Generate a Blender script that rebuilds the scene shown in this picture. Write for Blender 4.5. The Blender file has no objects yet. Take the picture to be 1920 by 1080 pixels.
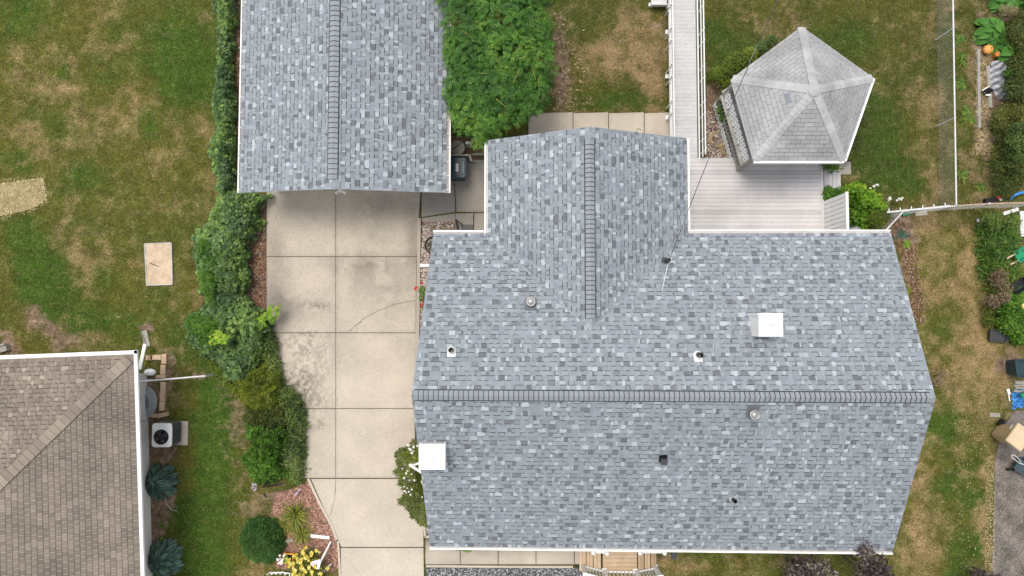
import bpy, math, random
import numpy as np
from mathutils import Vector, Matrix
random.seed(7); rng = np.random.default_rng(11)
SC = bpy.context.scene; COL = SC.collection

# ---------------------------------------------------------------- camera, world, sun, exposure
F = 1331.0; H = 24.8; NY = 610.0            # focal length in pixels of the 1920 frame, flying height, row of the nadir
TH = math.atan((NY - 540) / F); CT, ST = math.cos(TH), math.sin(TH)
cam_d = bpy.data.cameras.new('camera'); cam_d.sensor_width = 36; cam_d.lens = F / 1920 * 36
cam_d.clip_end = 2000; cam_d.clip_start = 0.5
cam = bpy.data.objects.new('camera', cam_d); COL.objects.link(cam)
cam.location = (0, 0, H); cam.rotation_euler = (TH, 0, 0); SC.camera = cam

SUN_DIR = Vector((0.20, -0.22, -1.0)).normalized()
w = bpy.data.worlds.new('World'); SC.world = w; w.use_nodes = True
wn = w.node_tree; bg = wn.nodes['Background']
sky = wn.nodes.new('ShaderNodeTexSky'); sky.sky_type = 'NISHITA'; sky.sun_disc = False
sky.sun_elevation = math.asin(-SUN_DIR.z); sky.sun_rotation = math.atan2(-SUN_DIR.x, -SUN_DIR.y)
hs = wn.nodes.new('ShaderNodeHueSaturation'); hs.inputs['Saturation'].default_value = 0.24
wn.links.new(sky.outputs[0], hs.inputs['Color']); wn.links.new(hs.outputs[0], bg.inputs['Color'])
bg.inputs['Strength'].default_value = 0.13
sun_d = bpy.data.lights.new('sun', 'SUN'); sun_d.energy = 1.35; sun_d.angle = math.radians(24); sun_d.color = (1, .94, .85)
sun = bpy.data.objects.new('sun', sun_d); COL.objects.link(sun)
sun.rotation_euler = SUN_DIR.to_track_quat('-Z', 'Y').to_euler(); sun.location = (-8, 12, 30)
SC.view_settings.view_transform = 'Standard'; SC.view_settings.look = 'None'
SC.view_settings.exposure = 0.92; SC.view_settings.gamma = 1

# ---------------------------------------------------------------- helpers: surveying
def ray(u, v):
    x, y, q = (u - 960) / F, -(v - 540) / F, -1.0
    return Vector((x, y * CT - q * ST, y * ST + q * CT))
def px(u, v, z=0.0):
    """the point at height z seen at (u, v) of the photograph"""
    d = ray(u, v); t = (z - H) / d.z
    return Vector((d.x * t, d.y * t, z))
def pxplane(u, v, p0, n):
    d = ray(u, v); o = Vector((0, 0, H)); t = (p0 - o).dot(n) / d.dot(n)
    return o + d * t
def mpp(z=0.0): return (H - z) / F           # metres per pixel at height z
def uv_of(X, Y):                              # ground point -> pixel (arrays)
    z = -H; yc = Y * CT + z * ST; zc = -Y * ST + z * CT
    return 960 + F * X / -zc, 540 - F * yc / -zc
_ph = rng.uniform(0, 6.28, (40, 3)); _dr = rng.normal(size=(40, 3)); _dr /= np.linalg.norm(_dr, axis=1)[:, None]
def sinoise(P, f, seed=0):
    s = np.zeros(len(P))
    for i in range(7):
        k = (i * 5 + seed * 3) % 40
        q = P @ (_dr[k] * f * (0.7 + 0.16 * i)) + _ph[k, 0]
        s += np.sin(q + 1.3 * np.sin(P @ (_dr[(k + 7) % 40] * f * .6) + _ph[k, 1]))
    return s / 4.0
_lat = rng.random((8, 512, 512))
def vnoise(x, y, f, seed=0):
    x = x * f + 131.7; y = y * f + 77.3
    xi = np.floor(x).astype(int); yi = np.floor(y).astype(int); xf = x - xi; yf = y - yi
    xf = xf * xf * (3 - 2 * xf); yf = yf * yf * (3 - 2 * yf); L = _lat[seed % 8]
    a = L[xi % 512, yi % 512]; b = L[(xi + 1) % 512, yi % 512]; c = L[xi % 512, (yi + 1) % 512]; d = L[(xi + 1) % 512, (yi + 1) % 512]
    return (a * (1 - xf) + b * xf) * (1 - yf) + (c * (1 - xf) + d * xf) * yf
def fbm(x, y, f, o=4, seed=0):
    s = 0; a = 1; t = 0
    for i in range(o):
        s = s + a * vnoise(x, y, f * 2 ** i, seed + i); t += a; a *= .55
    return s / t

# ---------------------------------------------------------------- helpers: objects
def tag(o, label=None, cat=None, group=None, kind=None):
    if label: o['label'] = label
    if cat: o['category'] = cat
    if group: o['group'] = group
    if kind: o['kind'] = kind
    return o
def wloc(o):
    p = Vector((0, 0, 0))
    while o is not None:
        p = p + o.location; o = o.parent
    return p
def thing(name, label, cat, loc, group=None):
    o = bpy.data.objects.new(name, None); COL.objects.link(o); o.location = Vector(loc); o.empty_display_size = .2
    return tag(o, label, cat, group)
class MB:
    """collects faces, builds ONE mesh"""
    def __init__(s): s.V = []; s.n = 0; s.F = []; s.S = []; s.sm = []
    def add(s, vs, fs, shade=.5, smooth=False):
        b = s.n; s.V.extend([tuple(v) for v in vs]); s.n += len(vs)
        for i, f in enumerate(fs):
            s.F.append([b + k for k in f]); s.S.append(shade[i] if hasattr(shade, '__len__') else shade); s.sm.append(smooth)
        return s
    def arr(s, V, Fc, S):
        b = s.n; s.V.extend(V.tolist()); s.n += len(V); s.F.extend((Fc + b).tolist()); s.S.extend(np.asarray(S).tolist()); s.sm.extend([False] * len(Fc))
        return s
    def box(s, c, size, rz=0.0, shade=.5, M=None):
        x, y, z = [k / 2 for k in size]
        m = M if M is not None else Matrix.Rotation(rz, 3, 'Z'); c = Vector(c)
        vs = [c + m @ Vector((a * x, b * y, d * z)) for d in (-1, 1) for a, b in ((-1, -1), (1, -1), (1, 1), (-1, 1))]
        return s.add(vs, [(3, 2, 1, 0), (4, 5, 6, 7), (0, 1, 5, 4), (1, 2, 6, 5), (2, 3, 7, 6), (3, 0, 4, 7)], shade)
    def bar(s, a, b, wd, h=None, shade=.5):
        """rectangular bar from a to b"""
        a, b = Vector(a), Vector(b); d = b - a; L = d.length
        if L < 1e-6: return s
        d /= L; up = Vector((0, 0, 1)) if abs(d.z) < .95 else Vector((0, 1, 0))
        sx = d.cross(up).normalized(); uz = sx.cross(d)
        return s.box((a + b) / 2, (L, wd, h or wd), M=Matrix((d, -sx, uz)).transposed(), shade=shade)
    def prism(s, poly, z0, z1, shade=.5):
        n = len(poly); p = [Vector((q[0], q[1], 0)) for q in poly]
        A = sum(p[i].x * p[(i + 1) % n].y - p[(i + 1) % n].x * p[i].y for i in range(n))
        if A < 0: p.reverse()
        vs = [Vector((q.x, q.y, z0)) for q in p] + [Vector((q.x, q.y, z1)) for q in p]
        return s.add(vs, [tuple(range(n - 1, -1, -1)), tuple(range(n, 2 * n))] + [(i, (i + 1) % n, n + (i + 1) % n, n + i) for i in range(n)], shade)
    def tube(s, pts, r, seg=6, shade=.5, caps=True):
        pts = [Vector(p) for p in pts]; n = len(pts); rr = r if hasattr(r, '__len__') else [r] * n; vs = []
        for i, p in enumerate(pts):
            d = (pts[min(i + 1, n - 1)] - pts[max(i - 1, 0)]).normalized()
            up = Vector((0, 0, 1)) if abs(d.z) < .9 else Vector((1, 0, 0))
            sx = d.cross(up).normalized(); sy = sx.cross(d)
            vs += [p + (sx * math.cos(6.2832 * k / seg) + sy * math.sin(6.2832 * k / seg)) * rr[i] for k in range(seg)]
        fs = [(i * seg + k, i * seg + (k + 1) % seg, (i + 1) * seg + (k + 1) % seg, (i + 1) * seg + k) for i in range(n - 1) for k in range(seg)]
        s.add(vs, fs, shade, True)
        if caps: s.add(vs[:seg], [tuple(range(seg - 1, -1, -1))], shade); s.add(vs[-seg:], [tuple(range(seg))], shade)
        return s
    def lathe(s, c, prof, seg=20, shade=.5, smooth=True, M=None):
        c = Vector(c); m = M or Matrix.Identity(3)
        vs = [c + m @ Vector((r * math.cos(6.2832 * k / seg), r * math.sin(6.2832 * k / seg), z)) for r, z in prof for k in range(seg)]
        n = len(prof)
        return s.add(vs, [(i * seg + k, i * seg + (k + 1) % seg, (i + 1) * seg + (k + 1) % seg, (i + 1) * seg + k) for i in range(n - 1) for k in range(seg)], shade, smooth)
    def build(s, name, mat, parent=None, loc=None):
        me = bpy.data.meshes.new(name)
        off = wloc(parent) if parent is not None else Vector(loc if loc is not None else (0, 0, 0))
        V = np.array(s.V, dtype=float) - np.array(off)
        me.from_pydata(V.tolist(), [], s.F); me.polygons.foreach_set('use_smooth', s.sm)
        a = me.attributes.new('shade', 'FLOAT', 'FACE'); a.data.foreach_set('value', np.array(s.S, dtype=np.float32))
        for m in (mat if isinstance(mat, (list, tuple)) else [mat]): me.materials.append(m)
        o = bpy.data.objects.new(name, me); COL.objects.link(o)
        if parent is not None: o.parent = parent
        else: o.location = off
        return o

# ---------------------------------------------------------------- helpers: materials
def M(name, stops, rough=.8, nscale=6.0, namt=.18, fine=90.0, famt=.18, attr='shade', bump=0.0, metal=0.0, spec=.3, interp='LINEAR', trans=0.0, darken=None):
    """colour ramp driven by the face value, broken up by two sizes of noise"""
    m = bpy.data.materials.new(name); m.use_nodes = True; nt = m.node_tree; N = nt.nodes; L = nt.links
    b = N['Principled BSDF']; b.inputs['Roughness'].default_value = rough; b.inputs['Metallic'].default_value = metal
    b.inputs['Specular IOR Level'].default_value = spec
    at = N.new('ShaderNodeAttribute'); at.attribute_name = attr
    rp = N.new('ShaderNodeValToRGB'); rp.color_ramp.interpolation = interp
    if len(stops) and not hasattr(stops[0], '__len__'): stops = [(0, stops), (1, stops)]
    while len(rp.color_ramp.elements) > 1: rp.color_ramp.elements.remove(rp.color_ramp.elements[-1])
    for i, (p, c) in enumerate(stops):
        e = rp.color_ramp.elements[0] if i == 0 else rp.color_ramp.elements.new(p)
        e.position = p; e.color = (*c, 1)
    L.new(at.outputs['Fac'], rp.inputs[0])
    tc = N.new('ShaderNodeTexCoord'); cur = rp.outputs[0]
    def mod(scale, amt, det):
        nonlocal cur
        nz = N.new('ShaderNodeTexNoise'); nz.inputs['Scale'].default_value = scale; nz.inputs['Detail'].default_value = det
        L.new(tc.outputs['Object'], nz.inputs['Vector'])
        mr = N.new('ShaderNodeMapRange'); mr.inputs[1].default_value = .3; mr.inputs[2].default_value = .7
        mr.inputs[3].default_value = 1 - amt; mr.inputs[4].default_value = 1 + amt; mr.clamp = False
        L.new(nz.outputs['Fac'], mr.inputs[0])
        mx = N.new('ShaderNodeVectorMath'); mx.operation = 'SCALE'
        L.new(cur, mx.inputs[0]); L.new(mr.outputs[0], mx.inputs['Scale']); cur = mx.outputs[0]
        return nz
    if namt: mod(nscale, namt, 3)
    nf = mod(fine, famt, 2) if famt else None
    L.new(cur, b.inputs['Base Color'])
    if bump and nf:
        bp = N.new('ShaderNodeBump'); bp.inputs['Strength'].default_value = bump; bp.inputs['Distance'].default_value = .01
        L.new(nf.outputs['Fac'], bp.inputs['Height']); L.new(bp.outputs[0], b.inputs['Normal'])
    if trans:
        tr = N.new('ShaderNodeBsdfTranslucent'); L.new(cur, tr.inputs['Color'])
        mixs = N.new('ShaderNodeMixShader'); mixs.inputs[0].default_value = trans
        L.new(b.outputs[0], mixs.inputs[1]); L.new(tr.outputs[0], mixs.inputs[2]); L.new(mixs.outputs[0], N['Material Output'].inputs[0])
    return m
def leafmat(name, dark, mid, light, trans=.25, rough=.55):
    if name not in ('dry_stem', 'dark_purple_leaf', 'dark_vine_leaf', 'blue_green_leaf'): dark, mid, light = [(c[0] * 1.15, c[1] * 1.04, c[2] * .72) for c in (dark, mid, light)]
    return M(name, [(0, dark), (.5, mid), (1, light)], rough, 1.5, .12, 30, .1, trans=trans, spec=.35)

MAT = dict(
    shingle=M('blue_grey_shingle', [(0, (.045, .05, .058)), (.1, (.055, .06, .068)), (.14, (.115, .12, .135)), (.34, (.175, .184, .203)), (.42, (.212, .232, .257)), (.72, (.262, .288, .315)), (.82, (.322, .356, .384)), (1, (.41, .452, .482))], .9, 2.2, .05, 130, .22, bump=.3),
    cap=M('grey_ridge_cap', [(0, (.022, .024, .028)), (.3, (.18, .193, .21)), (.6, (.24, .26, .28)), (1, (.32, .35, .375))], .9, 3, .05, 130, .2),
    brown=M('taupe_shingle', [(0, (.05, .04, .034)), (.14, (.06, .048, .042)), (.2, (.13, .107, .089)), (.5, (.18, .146, .118)), (.8, (.226, .187, .151)), (1, (.30, .254, .20))], .9, .7, .22, 60, .2),
    pale=M('pale_grey_shingle', [(0, (.10, .10, .102)), (.12, (.12, .12, .123)), (.2, (.235, .233, .233)), (.6, (.31, .307, .306)), (1, (.43, .427, .424))], .9, 1.3, .2, 70, .2),
    white=M('white_paint', (.82, .82, .8), .5, 2, .03, 40, .04),
    offwhite=M('weathered_white_paint', (.72, .71, .69), .6, 3, .06, 60, .08),
    gutter=M('gutter_metal', [(0, (.25, .22, .19)), (.5, (.62, .59, .55)), (1, (.84, .83, .81))], .45, 3, .08, 60, .06),
    siding=M('pale_siding', [(0, (.3, .29, .27)), (1, (.52, .51, .48))], .6, 3, .05, 60, .05),
    greysiding=M('grey_siding', [(0, (.3, .285, .265)), (1, (.58, .555, .52))], .6, 3, .05, 60, .05),
    concrete=M('concrete', [(0, (.13, .115, .1)), (.35, (.30, .26, .215)), (.7, (.475, .412, .335)), (1, (.53, .468, .388))], .9, .8, .08, 34, .15, bump=.2),
    concdark=M('dark_old_concrete', [(0, (.16, .145, .125)), (.5, (.30, .27, .235)), (1, (.4, .36, .31))], .9, .9, .14, 45, .13, bump=.15),  # darker tone for the older concrete
    joint=M('joint_grit', (.09, .078, .062), .95, 8, .25, 60, .2),
    darkjoint=M('crack_grit', (.19, .165, .135), .95, 8, .2, 60, .2),
    asphalt=M('old_asphalt', (.145, .125, .112), .95, 1.6, .4, 22, .4, bump=.3),
    stone=M('mixed_pebbles', [(0, (.08, .07, .07)), (.3, (.28, .22, .19)), (.6, (.48, .43, .40)), (1, (.72, .69, .66))], .8, 6, .1, 60, .1),
    darkstone=M('dark_gravel', [(0, (.03, .03, .035)), (.45, (.13, .13, .14)), (.75, (.36, .35, .35)), (1, (.65, .64, .63))], .8, 6, .1, 60, .1),
    mulch=M('red_mulch', [(0, (.13, .06, .045)), (.5, (.36, .175, .125)), (1, (.62, .40, .31))], .9, 5, .1, 60, .2),
    litter=M('brown_leaf_litter', [(0, (.05, .03, .022)), (.5, (.19, .095, .055)), (.85, (.3, .17, .1)), (1, (.5, .42, .36))], .9, 5, .1, 60, .2),
    soil=M('bare_soil', (.17, .115, .075), .95, 3, .3, 40, .3),
    straw=M('straw', [(0, (.24, .18, .08)), (.5, (.42, .33, .16)), (1, (.58, .48, .29))], .9, 3, .12, 60, .15),
    sand=M('sand', (.50, .385, .27), .95, 4, .16, 30, .2, bump=.4),
    composite=M('grey_composite_deck', [(0, (.22, .2, .2)), (.5, (.50, .475, .468)), (1, (.58, .555, .548))], .6, .8, .14, 30, .08),
    rampwood=M('pale_grey_ramp_boards', [(0, (.34, .33, .325)), (.5, (.47, .46, .455)), (1, (.58, .57, .565))], .7, 1.4, .08, 25, .12),
    newwood=M('tan_deck_boards', [(0, (.3, .2, .12)), (.5, (.47, .345, .225)), (1, (.56, .42, .29))], .7, 3, .12, 50, .14),
    greywood=M('weathered_grey_wood', [(0, (.11, .1, .09)), (.5, (.3, .285, .25)), (1, (.47, .45, .41))], .8, 3, .18, 50, .18),
    darkwood=M('bark', (.09, .07, .05), .9, 5, .3, 50, .3),
    steel=M('galvanised_steel', (.58, .58, .57), .5, 8, .1, 60, .08, metal=.1),
    rusty=M('rusty_pipe', [(0, (.3, .17, .1)), (1, (.5, .42, .36))], .6, 6, .25, 60, .1),
    wire=M('fence_wire', (.52, .52, .5), .6, 3, .1, 60, 0),
    black=M('black_plastic', (.012, .012, .014), .4, 3, .2, 60, .1),
    charcoal=M('charcoal_plastic', (.055, .058, .062), .5, 3, .1, 60, .1),
    teal=M('dark_teal_plastic', [(0, (.012, .028, .033)), (.5, (.025, .05, .06)), (1, (.07, .115, .13))], .4, 3, .08, 60, .05),
    tan=M('tan_plastic', [(0, (.28, .2, .11)), (.5, (.46, .34, .2)), (1, (.62, .49, .33))], .5, 3, .06, 60, .05),
    green=M('green_plastic', [(0, (.01, .14, .07)), (1, (.02, .32, .16))], .4, 3, .05, 60, .05),
    brick=M('tan_concrete_block', [(0, (.38, .26, .17)), (1, (.6, .44, .3))], .9, 5, .1, 60, .12),
    glass=M('grey_clear_plastic', [(0, (.06, .07, .075)), (1, (.28, .31, .33))], .15, 3, .1, 60, 0, spec=.6),
    alum=M('bare_aluminium', [(0, (.2, .2, .2)), (1, (.7, .7, .69))], .35, 4, .08, 60, .05, metal=.5),
    tarp=M('silver_tarp', [(0, (.09, .09, .1)), (.5, (.27, .27, .29)), (1, (.55, .55, .57))], .45, 3, .15, 40, .1),
    blue=M('blue_tarp', [(0, (.01, .08, .3)), (1, (.05, .25, .62))], .45, 3, .1, 40, .1),
    orange=M('orange_plastic', [(0, (.45, .14, .03)), (1, (.75, .36, .1))], .5, 4, .15, 40, .1),
    amber=M('amber_plastic', (.72, .33, .02), .5, 4, .06, 40, .05),
    red=M('red_petal', [(0, (.3, .01, .012)), (1, (.6, .03, .03))], .5, 4, .1, 40, .05),
    yellow=M('yellow_petal', [(0, (.45, .34, .03)), (.6, (.72, .58, .10)), (1, (.82, .74, .3))], .6, 4, .1, 40, .05, trans=.2),
    petal=M('white_petal', (.8, .79, .74), .6, 4, .05, 40, .05, trans=.2),
    lilac=M('lilac_petal', (.55, .46, .66), .6, 4, .1, 40, .05, trans=.2),
    ink=M('sign_ink', [(0, (.1, .12, .4)), (1, (.7, .12, .22))], .6, 4, .05, 40, 0),
)
LEAF = dict(
    locust=leafmat('bright_compound_leaf', (.02, .07, .016), (.065, .19, .032), (.21, .36, .07)),
    grape=leafmat('dark_vine_leaf', (.034, .068, .030), (.10, .175, .062), (.28, .42, .085)),
    fine=leafmat('fine_green_leaf', (.035, .10, .018), (.095, .235, .035), (.22, .4, .07)),
    juniper=leafmat('dark_needle', (.025, .05, .022), (.066, .125, .04), (.19, .28, .08)),
    spirea=leafmat('yellow_green_leaf', (.05, .08, .012), (.12, .19, .025), (.30, .34, .04)),
    hosta=leafmat('blue_green_leaf', (.018, .045, .034), (.055, .115, .085), (.15, .235, .17)),
    box=leafmat('boxwood_leaf', (.022, .07, .022), (.065, .18, .045), (.16, .31, .08)),
    lily=leafmat('strap_leaf', (.05, .08, .015), (.14, .2, .03), (.36, .34, .10)),
    greenlily=leafmat('green_strap_leaf', (.03, .08, .02), (.09, .2, .035), (.26, .33, .09)),
    squash=leafmat('squash_leaf', (.04, .13, .03), (.075, .24, .045), (.17, .36, .12)),
    dry=leafmat('dry_stem', (.09, .06, .035), (.24, .17, .1), (.46, .36, .22)),
    weed=leafmat('mixed_weed_leaf', (.03, .055, .015), (.085, .13, .035), (.25, .25, .09)),
    purple=leafmat('dark_purple_leaf', (.03, .02, .02), (.13, .10, .09), (.34, .29, .26)),
    bright=leafmat('lime_leaf', (.05, .14, .015), (.15, .32, .03), (.36, .48, .06)),
)

# ---------------------------------------------------------------- ground
def blobs(U, V, L):
    s = np.zeros_like(U)
    for (u, v, r, a) in L:
        ru, rv = (r if hasattr(r, '__len__') else (r, r))
        s += a * np.exp(-(((U - u) / ru) ** 2 + ((V - v) / rv) ** 2))
    return s
DRY = [(130, 175, 45, .45), (75, 150, 45, .4), (220, 110, 40, .4), (245, 80, 25, .4), (60, 265, 40, .6), (90, 290, 40, .5), (160, 270, 45, .4), (40, 235, 30, .4),
       (115, 120, 35, .3), (200, 230, 50, .35), (300, 215, 50, .25), (20, 330, 30, .5), (130, 215, 30, .4), (390, 265, 25, .35), (395, 330, 30, .4), (195, 70, 30, .3),
       (150, 470, 35, .45), (170, 500, 40, .4), (240, 500, 30, .35), (340, 440, 30, .4), (20, 390, 30, .5), (15, 510, 25, .4), (200, 430, 30, .35), (345, 520, 25, .4), (60, 470, 25, .25),
       (55, 575, 25, .9), (90, 605, 22, .9), (120, 635, 25, .9), (60, 640, 40, .5), (130, 590, 18, .5), (170, 650, 35, .5), (335, 695, 30, .9), (300, 650, 20, .6), (365, 690, 25, .9), (315, 740, 20, .9), (330, 760, 18, .7), (370, 560, 18, .4),
       (330, 850, 22, .5), (310, 950, 30, .9), (335, 1040, 20, .5), (455, 800, 16, .7), (465, 900, 20, .8), (475, 950, 25, .9), (440, 1000, 25, .6), (470, 1060, 30, .9), (440, 1075, 30, .7),
       (1175, 85, (45, 60), .75), (1130, 120, (45, 50), .4), (1225, 110, (28, 80), .65), (1210, 30, (40, 40), .45), (1230, 165, (25, 40), .6), (1090, 190, (35, 14), .6), (1070, 110, 30, .35), (1145, 35, 25, .3), (1220, 195, 25, .5),
       (1500, 25, 45, .55), (1430, 60, 25, .35), (1400, 20, 30, .2), (1660, 130, 25, .3), (1720, 60, (25, 60), .5), (1720, 190, (30, 50), .7), (1735, 320, (22, 70), .7), (1690, 270, (22, 16), .8), (1720, 265, 14, .5), (1690, 320, 12, .6), (1610, 330, (40, 14), .8), (1600, 345, 18, .6), (1705, 375, (45, 25), .7), (1650, 40, 40, .25), (1745, 200, (14, 150), .45), (1745, 20, (14, 60), .5),
       (1810, 40, 20, .35), (1830, 230, 12, .7), (1840, 160, (14, 80), .8), (1845, 260, (16, 40), 1), (1815, 290, 20, .35),
       (1755, 440, 40, .4), (1800, 430, 16, .7), (1810, 500, (22, 28), 1.0), (1800, 550, 35, .7), (1830, 590, 35, .7), (1740, 490, 30, .4), (1850, 660, 40, .8), (1820, 640, 40, .55), (1880, 700, 35, .8), (1730, 560, 20, .5), (1800, 700, 30, .5), (1770, 480, 20, .3),
       (1840, 750, 40, .45), (1760, 800, 25, .2), (1735, 870, (25, 50), .75), (1720, 950, (22, 60), .85), (1730, 1030, 40, .8), (1790, 960, 25, .4), (1850, 900, (14, 70), .6), (1855, 1000, (12, 80), .7), (1800, 860, 20, .2), (1300, 1065, (40, 14), .8), (1340, 1055, 20, .3), (1260, 1045, 20, .9), (1560, 1050, 40, .3), (1680, 1050, 40, .4), (1790, 770, 20, .3)]
LUSH = [(330, 90, 70, .8), (370, 130, 50, .9), (340, 140, 40, .6), (15, 20, 50, .5), (60, 20, 40, .4), (120, 220, 30, .4), (60, 230, 30, .5), (200, 130, 25, .5), (120, 140, 22, .8), (210, 60, 18, .5), (30, 300, 30, .7), (160, 330, 40, .6), (270, 240, 25, .8), (40, 430, 40, .7), (70, 520, 45, 1.2), (100, 555, 40, 1.1), (55, 480, 35, .9), (110, 500, 25, .6),
        (180, 610, 45, .7), (250, 620, 40, .6), (300, 560, 30, .4), (340, 640, 30, .5), (200, 520, 18, .5), (390, 900, (40, 180), 1.3), (390, 740, (45, 60), .7), (370, 1040, (40, 60), 1.2), (400, 820, 40, .6),
        (1150, 180, (75, 26), 1.3), (1060, 50, 40, .4), (1050, 200, (60, 10), .6), (1215, 60, 16, .1), (1130, 20, 40, .3), (1645, 250, (40, 70), 1.3), (1640, 335, (50, 30), 1.1), (1400, 110, (40, 60), .7), (1345, 120, (25, 60), .8), (1590, 70, (50, 40), .7), (1700, 330, (20, 30), .7), (1345, 60, 30, .6), (1560, 50, 40, .3), (1680, 330, 30, .5), (1600, 80, 30, .3),  # back lawn: lush grass, its shadow areas also put in as darker green
        (1800, 220, (12, 120), .4), (1790, 60, 20, .4), (1760, 470, 30, .3), (1770, 620, 35, .4), (1785, 800, 30, .9), (1775, 830, 20, .6), (1830, 860, 20, .6), (1840, 930, 25, .9), (1770, 900, 25, .7), (1830, 1020, 30, .9), (1790, 1060, 30, .6), (1740, 700, 20, .5), (1800, 880, 14, .6), (1745, 745, 14, .6), (1740, 790, 30, .7)]
DIRT = [(60, 585, (26, 24), .85), (92, 612, (26, 20), .85), (128, 640, (34, 20), .9), (275, 620, (12, 20), .9), (285, 720, (50, 14), .7), (365, 700, (25, 8), .8), (320, 680, (10, 30), .9), (290, 760, (30, 60), .8), (300, 900, (20, 90), 1.2), (290, 1000, (14, 60), 1.2), (320, 950, (20, 20), .6), (300, 830, (30, 30), .9),
        (1052, 100, (16, 110), .75), (1050, 170, (34, 40), .55), (1160, 70, (35, 40), .35), (1240, 40, (18, 30), .5), (1690, 430, (35, 30), 1.0), (1700, 480, (15, 80), .8), (1715, 600, (14, 60), .5), (1840, 60, (12, 40), .5), (1845, 190, (14, 100), .9), (1890, 270, (50, 60), .9), (1890, 60, (50, 70), .8), (1880, 180, (40, 80), .9), (1890, 450, (50, 70), .6), (1890, 680, (30, 40), .9), (1905, 800, (40, 60), .8), (1880, 560, (35, 40), .9),
        (510, 960, (60, 40), .3), (440, 160, (12, 420), .9), (1350, 200, (30, 60), .9), (470, 600, (70, 330), .8), (1250, 1040, (40, 12), .6), (1640, 400, (45, 30), .6), (15, 640, (20, 25), 1.3), (35, 670, (25, 12), .8)]
def fields(X, Y):
    U, V = uv_of(X, Y)
    n = fbm(X, Y, .8, 5, 0) - .5; n2 = fbm(X, Y, 2.6, 4, 2) - .5; n3 = fbm(X, Y, .5, 4, 5) - .5
    wu = U + 60 * n3 + 30 * n2; wv = V + 60 * n + 25 * n2
    reg = np.where(U < 460, .22, np.where(U < 1300, .34, np.where(U < 1760, .17, .36)))
    reg = np.where((U > 1690) & (V > 400), .42, reg); reg = np.where((U < 470) & (V > 700), -.12, reg)
    dry = reg - .18 + .62 * blobs(wu, wv, DRY) + .8 * n + 1.5 * n2
    lush = .33 + .85 * blobs(wu, wv, LUSH) + .7 * n3 + .9 * n2
    lush = np.where((U > 1040) & (U < 1760) & (V < 430), lush * 1.0 - .05, lush)
    dry = dry - .38 * blobs(wu, wv, LUSH)
    dirt = blobs(U + 14 * n2 * 3, V + 14 * n * 3, DIRT) + .35 * n2
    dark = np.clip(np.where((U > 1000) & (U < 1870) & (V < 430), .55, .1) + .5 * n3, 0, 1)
    return np.clip(dry, 0, 1), np.clip(lush, 0, 1), np.clip(dirt, 0, 1.2), dark
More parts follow.
